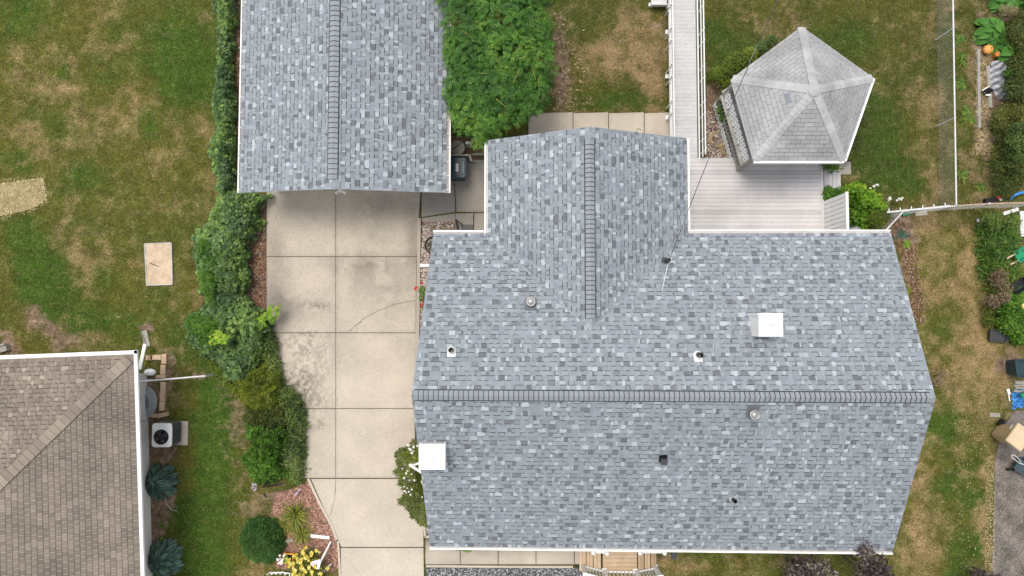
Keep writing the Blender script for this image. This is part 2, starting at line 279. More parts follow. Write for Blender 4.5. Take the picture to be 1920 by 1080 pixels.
def ground():
    fx = np.arange(-20.5, 20.5, .07); fy = np.arange(-10.5, 13.5, .07)
    xs = np.concatenate([[-900, -300, -150, -90], np.arange(-60, -21, .4), fx, np.arange(21, 60, .4), [90, 150, 300, 900]])
    ys = np.concatenate([[-900, -300, -150, -90], np.arange(-50, -11, .4), fy, np.arange(14, 60, .4), [90, 150, 300, 900]])
    X, Y = np.meshgrid(xs, ys, indexing='ij'); nx, ny = X.shape
    X = X.ravel(); Y = Y.ravel()
    V = np.stack([X, Y, np.zeros_like(X)], 1)
    i = np.arange(nx * ny).reshape(nx, ny)
    Fc = np.stack([i[:-1, :-1].ravel(), i[1:, :-1].ravel(), i[1:, 1:].ravel(), i[:-1, 1:].ravel()], 1)
    me = bpy.data.meshes.new('ground'); me.vertices.add(len(V)); me.vertices.foreach_set('co', V.ravel().astype(np.float32))
    me.loops.add(Fc.size); me.loops.foreach_set('vertex_index', Fc.ravel().astype(np.int32))
    me.polygons.add(len(Fc)); me.polygons.foreach_set('loop_start', (np.arange(len(Fc)) * 4).astype(np.int32)); me.update(calc_edges=True)
    cl = np.clip(X, -62, 62); cy = np.clip(Y, -52, 62)
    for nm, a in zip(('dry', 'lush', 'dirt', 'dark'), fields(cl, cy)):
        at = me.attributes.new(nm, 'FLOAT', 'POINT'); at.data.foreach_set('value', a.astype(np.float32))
    m = bpy.data.materials.new('dry_lawn'); m.use_nodes = True; nt = m.node_tree; N = nt.nodes; L = nt.links
    b = N['Principled BSDF']; b.inputs['Roughness'].default_value = .95; b.inputs['Specular IOR Level'].default_value = .1
    tc = N.new('ShaderNodeTexCoord')
    def att(n):
        a = N.new('ShaderNodeAttribute'); a.attribute_name = n; return a.outputs['Fac']
    def noise(s, d, r=.55):
        n = N.new('ShaderNodeTexNoise'); n.inputs['Scale'].default_value = s; n.inputs['Detail'].default_value = d; n.inputs['Roughness'].default_value = r
        L.new(tc.outputs['Object'], n.inputs['Vector']); return n.outputs['Fac']
    def math_(op, a, c):
        n = N.new('ShaderNodeMath'); n.operation = op
        for k, q in enumerate((a, c)):
            if isinstance(q, (int, float)): n.inputs[k].default_value = q
            else: L.new(q, n.inputs[k])
        return n.outputs[0]
    def mr(a, lo, hi, o0=0, o1=1):
        n = N.new('ShaderNodeMapRange'); n.inputs[1].default_value = lo; n.inputs[2].default_value = hi; n.inputs[3].default_value = o0; n.inputs[4].default_value = o1
        L.new(a, n.inputs[0]); return n.outputs[0]
    def mix(f, A, B):
        n = N.new('ShaderNodeMix'); n.data_type = 'RGBA'; L.new(f, n.inputs['Factor'])
        for k, q in (('A', A), ('B', B)):
            s = [i for i in n.inputs if i.name == k and i.type == 'RGBA'][0]
            if isinstance(q, tuple): s.default_value = (*q, 1)
            else: L.new(q, s)
        return [o for o in n.outputs if o.type == 'RGBA'][0]
    n1 = noise(5, 5); n2 = noise(26, 4, .65); n3 = noise(95, 3, .7)
    def jit(a, k1, k2):
        return math_('ADD', a, math_('ADD', math_('MULTIPLY', math_('SUBTRACT', n1, .5), k1), math_('MULTIPLY', math_('SUBTRACT', n2, .5), k2)))
    lush = mr(jit(att('lush'), 1.2, 1.2), .15, .95); dry = mr(jit(att('dry'), 1.3, 2.0), .05, 1.08); dirt = mr(jit(att('dirt'), .7, .6), .35, .85)
    g = mix(lush, (.094, .092, .017), (.044, .092, .011))
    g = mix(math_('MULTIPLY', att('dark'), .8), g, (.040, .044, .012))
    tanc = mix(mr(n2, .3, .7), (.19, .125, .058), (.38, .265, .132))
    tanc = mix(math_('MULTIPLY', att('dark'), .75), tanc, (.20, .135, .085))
    c = mix(dry, g, tanc); c = mix(dirt, c, mix(mr(n1, .35, .65), (.13, .088, .058), (.27, .19, .13)))
    n4 = noise(2.2, 4, .6); n5 = noise(11, 3, .6)
    vv = math_('MULTIPLY', mr(n3, .28, .72, .58, 1.42), mr(n2, .3, .7, .74, 1.26))
    vv = math_('MULTIPLY', vv, math_('MULTIPLY', mr(n4, .3, .7, .72, 1.26), mr(n5, .3, .7, .66, 1.34)))
    sc = N.new('ShaderNodeVectorMath'); sc.operation = 'SCALE'; L.new(c, sc.inputs[0]); L.new(vv, sc.inputs['Scale'])
    L.new(sc.outputs[0], b.inputs['Base Color'])
    bp = N.new('ShaderNodeBump'); bp.inputs['Strength'].default_value = .6; bp.inputs['Distance'].default_value = .03
    L.new(n3, bp.inputs['Height']); L.new(bp.outputs[0], b.inputs['Normal'])
    me.materials.append(m)
    o = bpy.data.objects.new('ground', me); COL.objects.link(o); tag(o, kind='structure')
ground()

def slab_grid(mb, quad, z, darken=lambda U, V: 0 * U, step=.06, base=.72, thick=.03):
    """a concrete panel: quad of pixels (TL, TR, BR, BL) at height z, finely divided so that its stains can be placed"""
    a, b, c, d = [np.array(px(*q, z)) for q in quad]
    nu = max(2, int(np.linalg.norm(b - a) / step)); nv = max(2, int(np.linalg.norm(d - a) / step))
    s, t = np.meshgrid(np.linspace(0, 1, nu + 1), np.linspace(0, 1, nv + 1), indexing='ij')
    s = s.ravel()[:, None]; t = t.ravel()[:, None]
    P = a * (1 - s) * (1 - t) + b * s * (1 - t) + c * s * t + d * (1 - s) * t
    i = np.arange((nu + 1) * (nv + 1)).reshape(nu + 1, nv + 1)
    Fc = np.stack([i[:-1, 1:].ravel(), i[1:, 1:].ravel(), i[1:, :-1].ravel(), i[:-1, :-1].ravel()], 1)
    ctr = P[Fc].mean(1); U, V = uv_of(ctr[:, 0], ctr[:, 1])
    sh = base + .22 * (fbm(ctr[:, 0], ctr[:, 1], .5, 5, 1) - .5) + .10 * (fbm(ctr[:, 0], ctr[:, 1], 5, 3, 3) - .5) - darken(U, V)
    e = np.minimum(np.minimum(s.ravel(), 1 - s.ravel()) * nu, np.minimum(t.ravel(), 1 - t.ravel()) * nv)[Fc].mean(1)
    sh = sh - .10 * np.exp(-e / 1.2)
    mb.arr(P, Fc, np.clip(sh, 0, 1))
    lo = [Vector(q) - Vector((0, 0, thick)) for q in (a, b, c, d)]; hi = [Vector(q) for q in (a, b, c, d)]
    mb.add(lo + hi, [(0, 1, 5, 4), (1, 2, 6, 5), (2, 3, 7, 6), (3, 0, 4, 7)], .3)
def spl(U, V, L, f=2.2, thr=.5, sd=4):
    X, Y = U * .0186, -V * .0186
    return np.clip(blobs(U, V, L), 0, 1.2) * np.clip((fbm(X, Y, f, 4, sd) - thr + .25) * 3.2, 0, 1)
def dstain(U, V):
    X, Y = U * .0186, -V * .0186
    a = spl(U, V, [(565, 650, (45, 22), .34), (585, 690, (40, 40), .3), (555, 715, (35, 25), .42), (580, 750, (50, 20), .36), (600, 792, 14, .4), (597, 573, (35, 8), .4), (580, 630, (40, 10), .26), (545, 740, (22, 20), .42)], 11, .58)
    b = spl(U, V, [(690, 495, (70, 18), .3), (730, 540, (50, 45), .26), (520, 560, (30, 60), .34), (660, 520, 30, .2), (640, 610, (30, 40), .12), (720, 380, (60, 30), .26), (520, 460, (20, 40), .25), (690, 440, 50, .14), (775, 450, (16, 70), .3), (545, 580, (50, 30), .25), (650, 660, 30, .1), (760, 800, 25, .08)], 1.6, .4)
    d = .08 * np.clip((fbm(X, Y, 22, 2, 6) - .58) * 6, 0, 1) * np.clip(1.3 - np.maximum(V - 300, 0) / 550, 0, 1)
    return a + b + d + .05 * np.clip((640 - V) / 300, 0, 1)
def poly_sheet(name, pts, z, mat, kind='structure', thick=None, shade=.5):
    P = [px(u, v, z) for u, v in pts]; mb = MB()
    if thick: mb.prism(P, z - thick, z, shade)
    else: mb.prism(P, z - .004, z, shade)
    o = mb.build(name, mat, loc=(P[0].x, P[0].y, 0)); tag(o, kind=kind); return o
# driveway panels
dm = MB(); g = .6
LX, MX, RX = 500, 629.5, 781
rows = [(345, 481), (481, 624), (624, 766), (766, 896.5)]
for r, (v0, v1) in enumerate(rows):
    l = [500, 500, 500, 520][r]
    slab_grid(dm, ((l, v0 + g), (MX - .45, v0 + g), (MX - .45, v1 - g), (l, v1 - g)), .05, dstain)
    rx0 = [789, 781, 779, 777][r]; rx1 = [781, 779, 777, 779][r]
    slab_grid(dm, ((MX + .45, v0 + g), (rx0, v0 + g), (rx1, v1 - g), (MX + .45, v1 - g)), .05, dstain)
slab_grid(dm, ((583, 898), (792, 898), (794, 1025.5), (640, 1025.5)), .05, dstain, base=.8)
slab_grid(dm, ((639, 1027.5), (794, 1027.5), (795, 1110), (640, 1110)), .05, dstain, base=.8)
tag(dm.build('driveway', MAT['concrete'], loc=px(640, 700)), kind='structure')
poly_sheet('driveway_bed', [(499, 340), (790, 340), (782, 480), (778, 760), (794, 1000), (796, 1112), (637, 1112), (634, 1020), (581, 897), (520, 860), (499, 600)], .02, MAT['joint'])
# edging kerb of the driveway's lower left edge and of the house bed
def kerb(name, path, wd, z, mat='concrete', shade=.75):
    mb = MB()
    for a, b in zip(path[:-1], path[1:]): mb.bar(px(*a, z / 2), px(*b, z / 2), wd, z, shade)
    tag(mb.build(name, MAT[mat], loc=px(*path[0])), kind='structure')
kerb('kerb', [(578, 897), (598, 940), (622, 985), (632, 1012)], .085, .075)
kerb('kerb', [(634, 1014), (637, 1060), (638.5, 1112)], .07, .07)
kerb('kerb', [(786, 409), (785, 500), (783.5, 600), (781, 690), (782, 760)], .12, .09, shade=.5)
kerb('kerb', [(789, 902), (797, 1006), (806, 1006)], .07, .08)
kerb('kerb', [(799, 1061), (930, 1062), (1074, 1062.5)], .07, .08)
# side yard slab, walk, front walk, rear walk
sm = MB()
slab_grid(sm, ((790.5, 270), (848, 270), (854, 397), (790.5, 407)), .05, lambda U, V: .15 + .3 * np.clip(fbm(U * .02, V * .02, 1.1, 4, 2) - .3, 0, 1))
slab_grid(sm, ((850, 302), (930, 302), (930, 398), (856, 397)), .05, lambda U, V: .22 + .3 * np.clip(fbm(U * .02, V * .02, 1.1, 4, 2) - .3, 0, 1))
tag(sm.build('side_yard', MAT['concdark'], loc=px(850, 360)), kind='structure')
sm = MB()
slab_grid(sm, ((791, 409), (853, 400), (853, 416), (791, 416)), .055, base=.6); slab_grid(sm, ((854, 400), (887, 400), (887, 440), (854, 440)), .055, base=.58); slab_grid(sm, ((889, 400), (930, 400), (930, 440), (889, 440)), .055, base=.58)
tag(sm.build('side_path', MAT['concdark'], loc=px(850, 420)), kind='structure')
sm = MB()
fx = [797, 863, 934, 1005, 1077, 1100]
for a, b in zip(fx[:-1], fx[1:]): slab_grid(sm, ((a + .7, 1000), (b - .7, 1000), (b - .7, 1058), (a + .7, 1058)), .055, base=.68, darken=lambda U, V: .12 * np.exp(-(V - 1030) / 12))  # slabs get darker towards the house
tag(sm.build('front_path', MAT['concrete'], loc=px(900, 1040)), kind='structure')
sm = MB()
for a, b in zip([990, 1074.5, 1141, 1208], [1074.5, 1141, 1208, 1262]): slab_grid(sm, ((a + .7, 212.5), (b - .7, 210.5), (b - .7, 268), (a + .7, 268)), .055, base=.66)
tag(sm.build('rear_path', MAT['concrete'], loc=px(1100, 230)), kind='structure')
# cracks in the driveway: thin open ribbons
def crack(pts, wd=.012):
    mb = MB(); q = []
    for a, b in zip(pts[:-1], pts[1:]):
        n = max(2, int(math.hypot(b[0] - a[0], b[1] - a[1]) / 6))
        q += [(a[0] + (b[0] - a[0]) * k / n + random.uniform(-1, 1) * .8, a[1] + (b[1] - a[1]) * k / n + random.uniform(-1, 1) * .8) for k in range(n)]
    q.append(pts[-1])
    P = [px(u, v, .054) for u, v in q]; vs = []
    for i, p in enumerate(P):
        d = (P[min(i + 1, len(P) - 1)] - P[max(i - 1, 0)]).normalized(); s = Vector((-d.y, d.x, 0)) * wd * random.uniform(.6, 1.2) / 2
        vs += [p - s, p + s]
    mb.add(vs, [(2 * i, 2 * i + 2, 2 * i + 3, 2 * i + 1) for i in range(len(P) - 1)])
    tag(mb.build('driveway_crack', MAT['litter'] if False else MAT['darkjoint'], loc=P[0]), kind='structure')
crack([(655, 623), (664, 612), (674, 606), (682, 597), (705, 585), (728, 575), (752, 568), (779, 563)], .022); crack([(674, 606), (678, 604)], .02)
crack([(629.5, 897), (630, 915), (628, 935), (623, 952), (619, 966)], .022)
crack([(645, 1044), (660, 1058), (675, 1078)], .006)
# beds, asphalt
poly_sheet('gravel_bed', [(792, 416), (853, 416), (853, 445), (815, 445), (800, 700), (785, 700), (789, 500)], .03, MAT['litter'])
poly_sheet('gravel_bed', [(786, 800), (815, 800), (815, 1004), (797, 1004)], .03, MAT['soil'])
poly_sheet('gravel_bed', [(799, 1064), (1092, 1065), (1092, 1112), (799, 1112)], .03, MAT['darkstone'], shade=.15)
poly_sheet('mulch_bed', [(555, 915), (578, 905), (600, 950), (622, 990), (633, 1020), (636, 1066), (600, 1078), (555, 1075), (515, 1062), (530, 1040), (545, 990), (520, 960), (500, 925)], .014, MAT['soil'])
poly_sheet('mulch_bed', [(470, 365), (499, 365), (499, 610), (520, 700), (480, 720), (450, 500)], .014, MAT['soil'])
poly_sheet('mulch_bed', [(1325, 160), (1352, 150), (1390, 200), (1420, 298), (1322, 300)], .014, MAT['soil'])
poly_sheet('asphalt_drive', [(1866, 862), (1880, 800), (1905, 770), (1990, 770), (1990, 1120), (1858, 1120), (1862, 990)], .02, MAT['asphalt'])

# loose scatter: pebbles, chips, straw - nobody could count them
def in_poly(u, v, pts):
    c = np.zeros(len(u), bool); n = len(pts)
    for i in range(n):
        (x1, y1), (x2, y2) = pts[i], pts[(i + 1) % n]
        if y1 == y2: continue
        c ^= ((y1 > v) != (y2 > v)) & (u < (x2 - x1) * (v - y1) / (y2 - y1) + x1)
    return c
def scatter_pts(pts, n):
    a = np.array(pts); u = rng.uniform(a[:, 0].min(), a[:, 0].max(), n * 3); v = rng.uniform(a[:, 1].min(), a[:, 1].max(), n * 3)
    k = in_poly(u, v, pts); return u[k][:n], v[k][:n]
def pebbles(pts, n, z, size, mat, name='pebbles', flat=.55):
    u, v = scatter_pts(pts, n); mb = MB()
    for a, b in zip(u, v):
        c = px(a, b, z); r = random.uniform(*size); an = random.random() * 6.28; k = []
        for i in range(5): k.append(c + Vector((r * math.cos(an + i * 1.257) * random.uniform(.8, 1.1), r * .75 * math.sin(an + i * 1.257), r * flat * .3)))
        mb.add(k + [c + Vector((0, 0, r * flat)), c], [(i, (i + 1) % 5, 5) for i in range(5)] + [((i + 1) % 5, i, 6) for i in range(5)], random.random())
    p = px(float(np.mean(u)), float(np.mean(v)), 0)
    return tag(mb.build(name, mat, loc=p), kind='stuff')
def chips(pts, n, z, ln, wd, mat, name, dz=.02, tilt=.5):
    u, v = scatter_pts(pts, n); n = len(u)
    C = np.array([px(a, b, z) for a, b in zip(u, v)]); C[:, 2] += rng.random(n) * dz
    an = rng.random(n) * 6.283; l = rng.uniform(ln[0], ln[1], n)[:, None] / 2; wv = rng.uniform(wd[0], wd[1], n)[:, None] / 2
    d = np.stack([np.cos(an), np.sin(an), rng.normal(size=n) * tilt * .5], 1); s = np.stack([-np.sin(an), np.cos(an), rng.normal(size=n) * tilt], 1)
    V = np.stack([C - d * l - s * wv, C + d * l - s * wv, C + d * l + s * wv, C - d * l + s * wv], 1)
    V[:, :, 2] = np.maximum(V[:, :, 2], z)
    mb = MB(); mb.arr(V.reshape(-1, 3), np.arange(4 * n).reshape(n, 4), rng.random(n))
    return tag(mb.build(name, mat, loc=C.mean(0) * [1, 1, 0]), kind='stuff')
pebbles([(792, 417), (851, 417), (851, 440), (812, 440), (800, 690), (787, 690), (789, 500)], 2600, .03, (.014, .03), MAT['stone'])
pebbles([(786, 960), (806, 960), (810, 1004), (797, 1004)], 300, .03, (.014, .028), MAT['stone'])
pebbles([(800, 1065), (1091, 1066), (1091, 1100), (800, 1100)], 4200, .03, (.012, .028), MAT['darkstone'], 'gravel')
pebbles([(1326, 205), (1350, 230), (1385, 298), (1325, 298)], 900, .014, (.014, .035), MAT['stone'])
chips([(555, 915), (578, 902), (600, 950), (622, 990), (632, 1020), (635, 1066), (600, 1076), (555, 1072), (515, 1060), (530, 1040), (545, 990), (510, 960), (520, 925)], 6500, .016, (.03, .1), (.008, .025), MAT['mulch'], 'mulch_chips')
chips([(465, 375), (498, 375), (498, 600), (515, 690), (490, 700), (460, 500)], 2600, .016, (.03, .08), (.015, .04), MAT['litter'], 'leaf_litter')
chips([(430, -30), (450, -30), (450, 362), (428, 362)], 1500, .012, (.03, .08), (.015, .04), MAT['litter'], 'leaf_litter')
chips([(795, 420), (850, 418), (850, 440), (812, 440), (800, 640), (790, 640)], 160, .05, (.02, .05), (.01, .02), MAT['litter'], 'leaf_litter')
chips([(1328, 160), (1352, 150), (1390, 200), (1415, 298), (1325, 298)], 1500, .016, (.03, .12), (.008, .02), MAT['litter'], 'leaf_litter')
chips([(1660, 400), (1690, 415), (1720, 480), (1735, 600), (1715, 610), (1690, 480), (1660, 445)], 1400, .01, (.03, .08), (.01, .03), MAT['litter'], 'leaf_litter')
chips([(1830, 80), (1856, 80), (1856, 290), (1830, 290)], 900, .008, (.03, .1), (.008, .025), MAT['straw'], 'leaf_litter')
chips([(1848, 855), (1866, 855), (1864, 1080), (1846, 1080)], 800, .022, (.02, .045), (.01, .02), MAT['straw'], 'fallen_leaves')
chips([(1790, 780), (1850, 780), (1850, 1080), (1800, 1080)], 170, .03, (.02, .045), (.012, .025), MAT['straw'], 'fallen_leaves', dz=.03)
chips([(1866, 870), (1920, 850), (1920, 1080), (1862, 1080)], 420, .022, (.015, .035), (.008, .016), MAT['straw'], 'fallen_leaves', dz=.005)
chips([(1035, 20), (1100, 60), (1110, 210), (1030, 210)], 150, .03, (.03, .06), (.02, .04), MAT['straw'], 'fallen_leaves', dz=.03)

# ---------------------------------------------------------------- roofs
def clip_poly(P, Q):
    """clip polygon P by convex counter-clockwise polygon Q"""
    for i in range(len(Q)):
        a, b = Q[i], Q[(i + 1) % len(Q)]; ex, ey = b[0] - a[0], b[1] - a[1]; out = []
        for j in range(len(P)):
            p, q = P[j], P[(j + 1) % len(P)]
            dp = ex * (p[1] - a[1]) - ey * (p[0] - a[0]); dq = ex * (q[1] - a[1]) - ey * (q[0] - a[0])
            if dp >= 0: out.append(p)
            if (dp >= 0) != (dq >= 0):
                t = dp / (dp - dq); out.append((p[0] + (q[0] - p[0]) * t, p[1] + (q[1] - p[1]) * t))
        P = out
        if len(P) < 3: return []
    return P
def slope_frame(e0, e1, top):
    u = (e1 - e0).normalized(); n = u.cross(top - e0).normalized()
    if n.z < 0: n = -n
    v = n.cross(u)
    if v.z < 0: v = -v
    return u, v, n
def sh_arch():
    r = random.random()
    if r < .16: return random.uniform(.78, .97)
    if r < .40: return random.uniform(.17, .37)
    return random.uniform(.42, .72)
def sh_brown():
    r = random.random()
    return random.uniform(.75, 1) if r < .14 else random.uniform(.22, .38) if r < .3 else random.uniform(.4, .66)
def shingles(mb, e0, e1, top, poly, ex=.143, style='arch', sh=sh_arch, light=0.0, tabw=.3):
    """courses of shingle tabs laid over the plane of e0, e1 (eave) and top, inside poly (world points)"""
    u, v, n = slope_frame(e0, e1, top)
    Q = [((p - e0).dot(u), (p - e0).dot(v)) for p in poly]
    A = sum(Q[i][0] * Q[(i + 1) % len(Q)][1] - Q[(i + 1) % len(Q)][0] * Q[i][1] for i in range(len(Q)))
    if A < 0: Q.reverse()
    u0, u1 = min(q[0] for q in Q), max(q[0] for q in Q); v0, v1 = min(q[1] for q in Q), max(q[1] for q in Q)
    def inside(a, b): return all((Q[(i + 1) % len(Q)][0] - Q[i][0]) * (b - Q[i][1]) - (Q[(i + 1) % len(Q)][1] - Q[i][1]) * (a - Q[i][0]) > 0 for i in range(len(Q)))
    W = lambda a, b, h: e0 + u * a + v * b + n * h
    def piece(a0, a1, b0, b1, h, s, butt=0, dark=0, side=False):
        R = [(a0, b0), (a1, b0), (a1, b1), (a0, b1)]
        full = all(inside(*r) for r in R)
        P = R if full else clip_poly(R, Q)
        if len(P) < 3: return
        mb.add([W(a, b, h - (b - b0) * .02) for a, b in P], [tuple(range(len(P)))], s)
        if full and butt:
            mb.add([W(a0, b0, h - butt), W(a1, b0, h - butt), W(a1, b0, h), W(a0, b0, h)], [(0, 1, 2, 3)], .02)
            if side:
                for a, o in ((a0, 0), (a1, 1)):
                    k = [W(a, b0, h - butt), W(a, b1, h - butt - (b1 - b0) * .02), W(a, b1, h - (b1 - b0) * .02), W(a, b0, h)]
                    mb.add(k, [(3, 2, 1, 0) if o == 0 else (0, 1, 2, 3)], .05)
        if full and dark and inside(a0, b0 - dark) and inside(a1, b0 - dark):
            mb.add([W(a0, b0 - dark, .0145), W(a1, b0 - dark, .0145), W(a1, b0, .0145), W(a0, b0, .0145)], [(0, 1, 2, 3)], random.uniform(.0, .1))  # dark strip below the tooth: printed band plus its shadow line put into colour
    prev_row = []; this_row = []
    def pick(a, b, last):
        for _ in range(6):
            q = min(1, sh() + light); c = 1 if q > .76 else -1 if q < .38 else 0
            if c == 0 or (c != last and not any(k == c and x0 < b and x1 > a for x0, x1, k in prev_row)): break
        else: q = .55
        this_row.append((a, b, c)); return q, c
    r0 = int(math.floor(v0 / ex)); r1 = int(math.ceil(v1 / ex))
    for r in range(r0, r1 + 1):
        b0, b1 = r * ex, (r + 1) * ex; prev_row = this_row; this_row = []; lc = 0
        if style == 'tab':          # three-tab: regular bond with keys
            wd = tabw; a = u0 - wd + (r % 2) * wd / 2 + random.uniform(-.02, .02); ro = random.uniform(-.03, .03)
            while a < u1:
                piece(a + .004, a + wd - .004, b0 + .002, b1, .012, min(1, max(.25, .6 + ro + random.gauss(0, .05))) if sh is sh_arch else min(1, max(.2, sh() + light + ro * .5)), .012, .009)
                a += wd
            continue
        a = u0 - random.random() * .3
        while a < u1:
            wd = random.choice((.08, .11, .14, .17, .2)) * random.uniform(.9, 1.1)
            q, lc = pick(a, a + wd, lc); piece(a, a + wd, b0, b1, .006, q); a += wd
        a = u0 - random.random() * .3
        while a < u1:
            wd = random.choice((.09, .12, .14, .17, .2)) * random.uniform(.9, 1.1)
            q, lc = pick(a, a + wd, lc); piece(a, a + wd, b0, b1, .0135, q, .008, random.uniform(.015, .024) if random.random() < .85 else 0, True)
            a += wd + random.choice((.06, .09, .12, .16))
def deck(mb, poly, n, t=.06):
    """thin solid roof board under the shingles"""
    k = len(poly); A = [p - n * .004 for p in poly]; B = [p - n * t for p in poly]
    c = (poly[1] - poly[0]).cross(poly[2] - poly[0]).dot(n)
    if c < 0: A.reverse(); B.reverse()
    mb.add(A + B, [tuple(range(k)), tuple(range(2 * k - 1, k - 1, -1))] + [(i, k + i, k + (i + 1) % k, (i + 1) % k) for i in range(k)], .7)
def ridge_cap(mb, a, b, dl, dr, wd=.30, pitch=.137, lift=.03, shade=.6, jitter=.05, edge=True):
    """overlapping cap pieces from a to b; dl and dr run down the two slopes"""
    d = b - a; L = d.length; d /= L; n = int(L / pitch); up = (Vector((0, 0, 1)) - d * d.z).normalized()
    for i in range(n):
        p, q = a + d * pitch * i, a + d * pitch * (i + 1) - d * .001
        h0, h1 = lift + .013, lift
        s = shade + random.uniform(-jitter, jitter)
        pl, pc, pr = p + dl * wd / 2 + up * h0, p + up * (h0 + .012), p + dr * wd / 2 + up * h0
        ql, qc, qr = q + dl * wd / 2 + up * h1, q + up * (h1 + .012), q + dr * wd / 2 + up * h1
        vs = [pl, pc, pr, ql, qc, qr, pl - up * .014, pc - up * .014, pr - up * .014, p + dl * wd / 2 - up * .02, q + dl * wd / 2 - up * .02, p + dr * wd / 2 - up * .02, q + dr * wd / 2 - up * .02]
        def quad(i0, i1, i2, i3, ref):
            nn = (vs[i1] - vs[i0]).cross(vs[i2] - vs[i0]); return (i0, i1, i2, i3) if nn.dot(ref) > 0 else (i3, i2, i1, i0)
        mb.add(vs, [quad(0, 1, 4, 3, up), quad(1, 2, 5, 4, up), quad(0, 1, 7, 6, -d), quad(1, 2, 8, 7, -d), quad(9, 0, 3, 10, dl), quad(2, 11, 12, 5, dr)], [s, s, .02, .02, .1, .1])
        # shade line of the lap, put in as a dark strip ahead of the butt
        e = d * .02
        k = [pl - e - up * .012, pc - e - up * .012, pr - e - up * .012, pl - up * .012, pc - up * .012, pr - up * .012]
        for o, dd in (((pl, dl), (pr, dr)) if edge else ()):  # flat dark strips painting the shade gap under both cap edges
            b0 = o - up * (h0 - .017); b1 = b0 + d * pitch; w_ = dd * .03 - up * .002
            q4 = [b0, b1, b1 + w_, b0 + w_]; mb.add(q4, [(0, 1, 2, 3) if (q4[1] - q4[0]).cross(q4[3] - q4[0]).dot(up) > 0 else (3, 2, 1, 0)], .03)
        if i and edge: mb.add([x + up * (.0045 if j < 3 else .002) for j, x in enumerate(k)], [(0, 1, 4, 3) if (k[1] - k[0]).cross(k[3] - k[0]).dot(up) > 0 else (3, 4, 1, 0), (1, 2, 5, 4) if (k[2] - k[1]).cross(k[4] - k[1]).dot(up) > 0 else (4, 5, 2, 1)], .05)
def gutter(name, a, b, out, parent, wd=.11, lip=.05, drop=.03, brackets=.0, inner=.42):
    mb = MB(); d = (b - a).normalized(); z = Vector((0, 0, 1)); L = (b - a).length
    def strip(o0, o1, z0, z1, s): 
        c = (a + b) / 2 + out * (o0 + o1) / 2 + z * ((z0 + z1) / 2 - drop)
        mb.box(c, (L, o1 - o0, z1 - z0), M=Matrix((d, z.cross(d), z)).transposed(), shade=s)
    strip(wd - lip, wd, -.09, 0, 1); strip(0.0, .012, -.09, -.004, .6); strip(.012, wd - lip, -.09, -.06, inner)
    if brackets:
        k = 0
        while k * brackets < L:
            mb.box(a + d * (k * brackets + .1) + out * (wd - lip + .012) / 2 + z * (-drop - .006), (.022, wd - lip - .014, .01), M=Matrix((d, z.cross(d), z)).transposed(), shade=.95); k += 1
    return mb.build(name, MAT['gutter'], parent)
def siding_wall(mb, a, b, z0, z1, step=.13):
    """lapped boards between two ground points"""
    a, b = Vector(a), Vector(b); d = (b - a).normalized(); n = Vector((d.y, -d.x, 0)); z = z0
    while z < z1 - .01:
        t = min(z + step, z1)
        mb.add([a + n * .016 + Vector((0, 0, z)), b + n * .016 + Vector((0, 0, z)), b + Vector((0, 0, t)), a + Vector((0, 0, t)), a + Vector((0, 0, z)), b + Vector((0, 0, z))], [(0, 1, 2, 3), (4, 5, 1, 0)], [1, .1]); z = t

# ---------------------------------------------------------------- the house
ZE, ZR = 2.7, 5.3
BL, BR = px(806.5, 1024, ZE), px(1674, 1033.5, ZE); TL, TR = px(812.5, 438, ZE), px(1670, 437, ZE)
RL, RR = px(771.5, 740, ZR), px(1753.5, 747, ZR); RM = (RL + RR) / 2
house = thing('house', 'large house under a new blue-grey shingle roof with a rear wing', 'house', ((BL.x + BR.x) / 2, (BL.y + TL.y) / 2, 0))
fu, fv, fn = slope_frame(BL, BR, RM); bu, bv, bn = slope_frame(TL, TR, RM)
def ridge_at(x):          # where the two main slopes meet, at this x
    a1, b1, c1 = fn.y, fn.z, fn.dot(BL) - fn.x * x; a2, b2, c2 = bn.y, bn.z, bn.dot(TL) - bn.x * x; D = a1 * b2 - a2 * b1
    return Vector((x, (c1 * b2 - c2 * b1) / D, (a1 * c2 - a2 * c1) / D))
RL, RR = ridge_at(RL.x), ridge_at(RR.x)
polyF = [BL, BR, RR, RL]
polyB = [TL, TR, RR, RL]
# rear wing
ZW = 4.33
WLr, WLi = px(915, 263, ZE), px(915, 440, ZE); WRr, WRi = px(1287, 259, ZE), px(1287, 440, ZE)
WRdg = px(1105.5, 237.5, ZW)
t_ = (TL - WRdg).dot(bn) / Vector((0, -1, 0)).dot(bn); WAp = WRdg + Vector((0, -1, 0)) * t_
WLi = Vector((WLr.x, TL.y, ZE)); WRi = Vector((WRr.x, TL.y, ZE))
lu, lv, ln_ = slope_frame(WLr, WLi, WRdg); ru, rv, rn = slope_frame(WRr, WRi, WRdg)
rf = MB()
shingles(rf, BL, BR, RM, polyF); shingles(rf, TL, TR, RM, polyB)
polyWL = [WLr, WLi, WAp, WRdg]; polyWR = [WRr, WRi, WAp, WRdg]
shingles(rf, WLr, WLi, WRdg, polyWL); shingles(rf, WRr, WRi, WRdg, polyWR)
roof = rf.build('roof', MAT['shingle'], house)
dk = MB()
for p, n_ in ((polyF, fn), (polyB, bn), (polyWL, ln_), (polyWR, rn)): deck(dk, p, n_)
dk.build('roof_deck', MAT['offwhite'], roof)
c_ = MB(); ridge_cap(c_, RL + Vector((.06, 0, .0)), RR - Vector((.04, 0, 0)), -fv, -bv, .30); c_.build('ridge_cap', MAT['cap'], roof)
c_ = MB(); ridge_cap(c_, WAp + Vector((0, .35, 0)), WRdg + Vector((0, -.28, 0)), -lv, -rv, .30); c_.build('ridge_cap', MAT['cap'], roof)
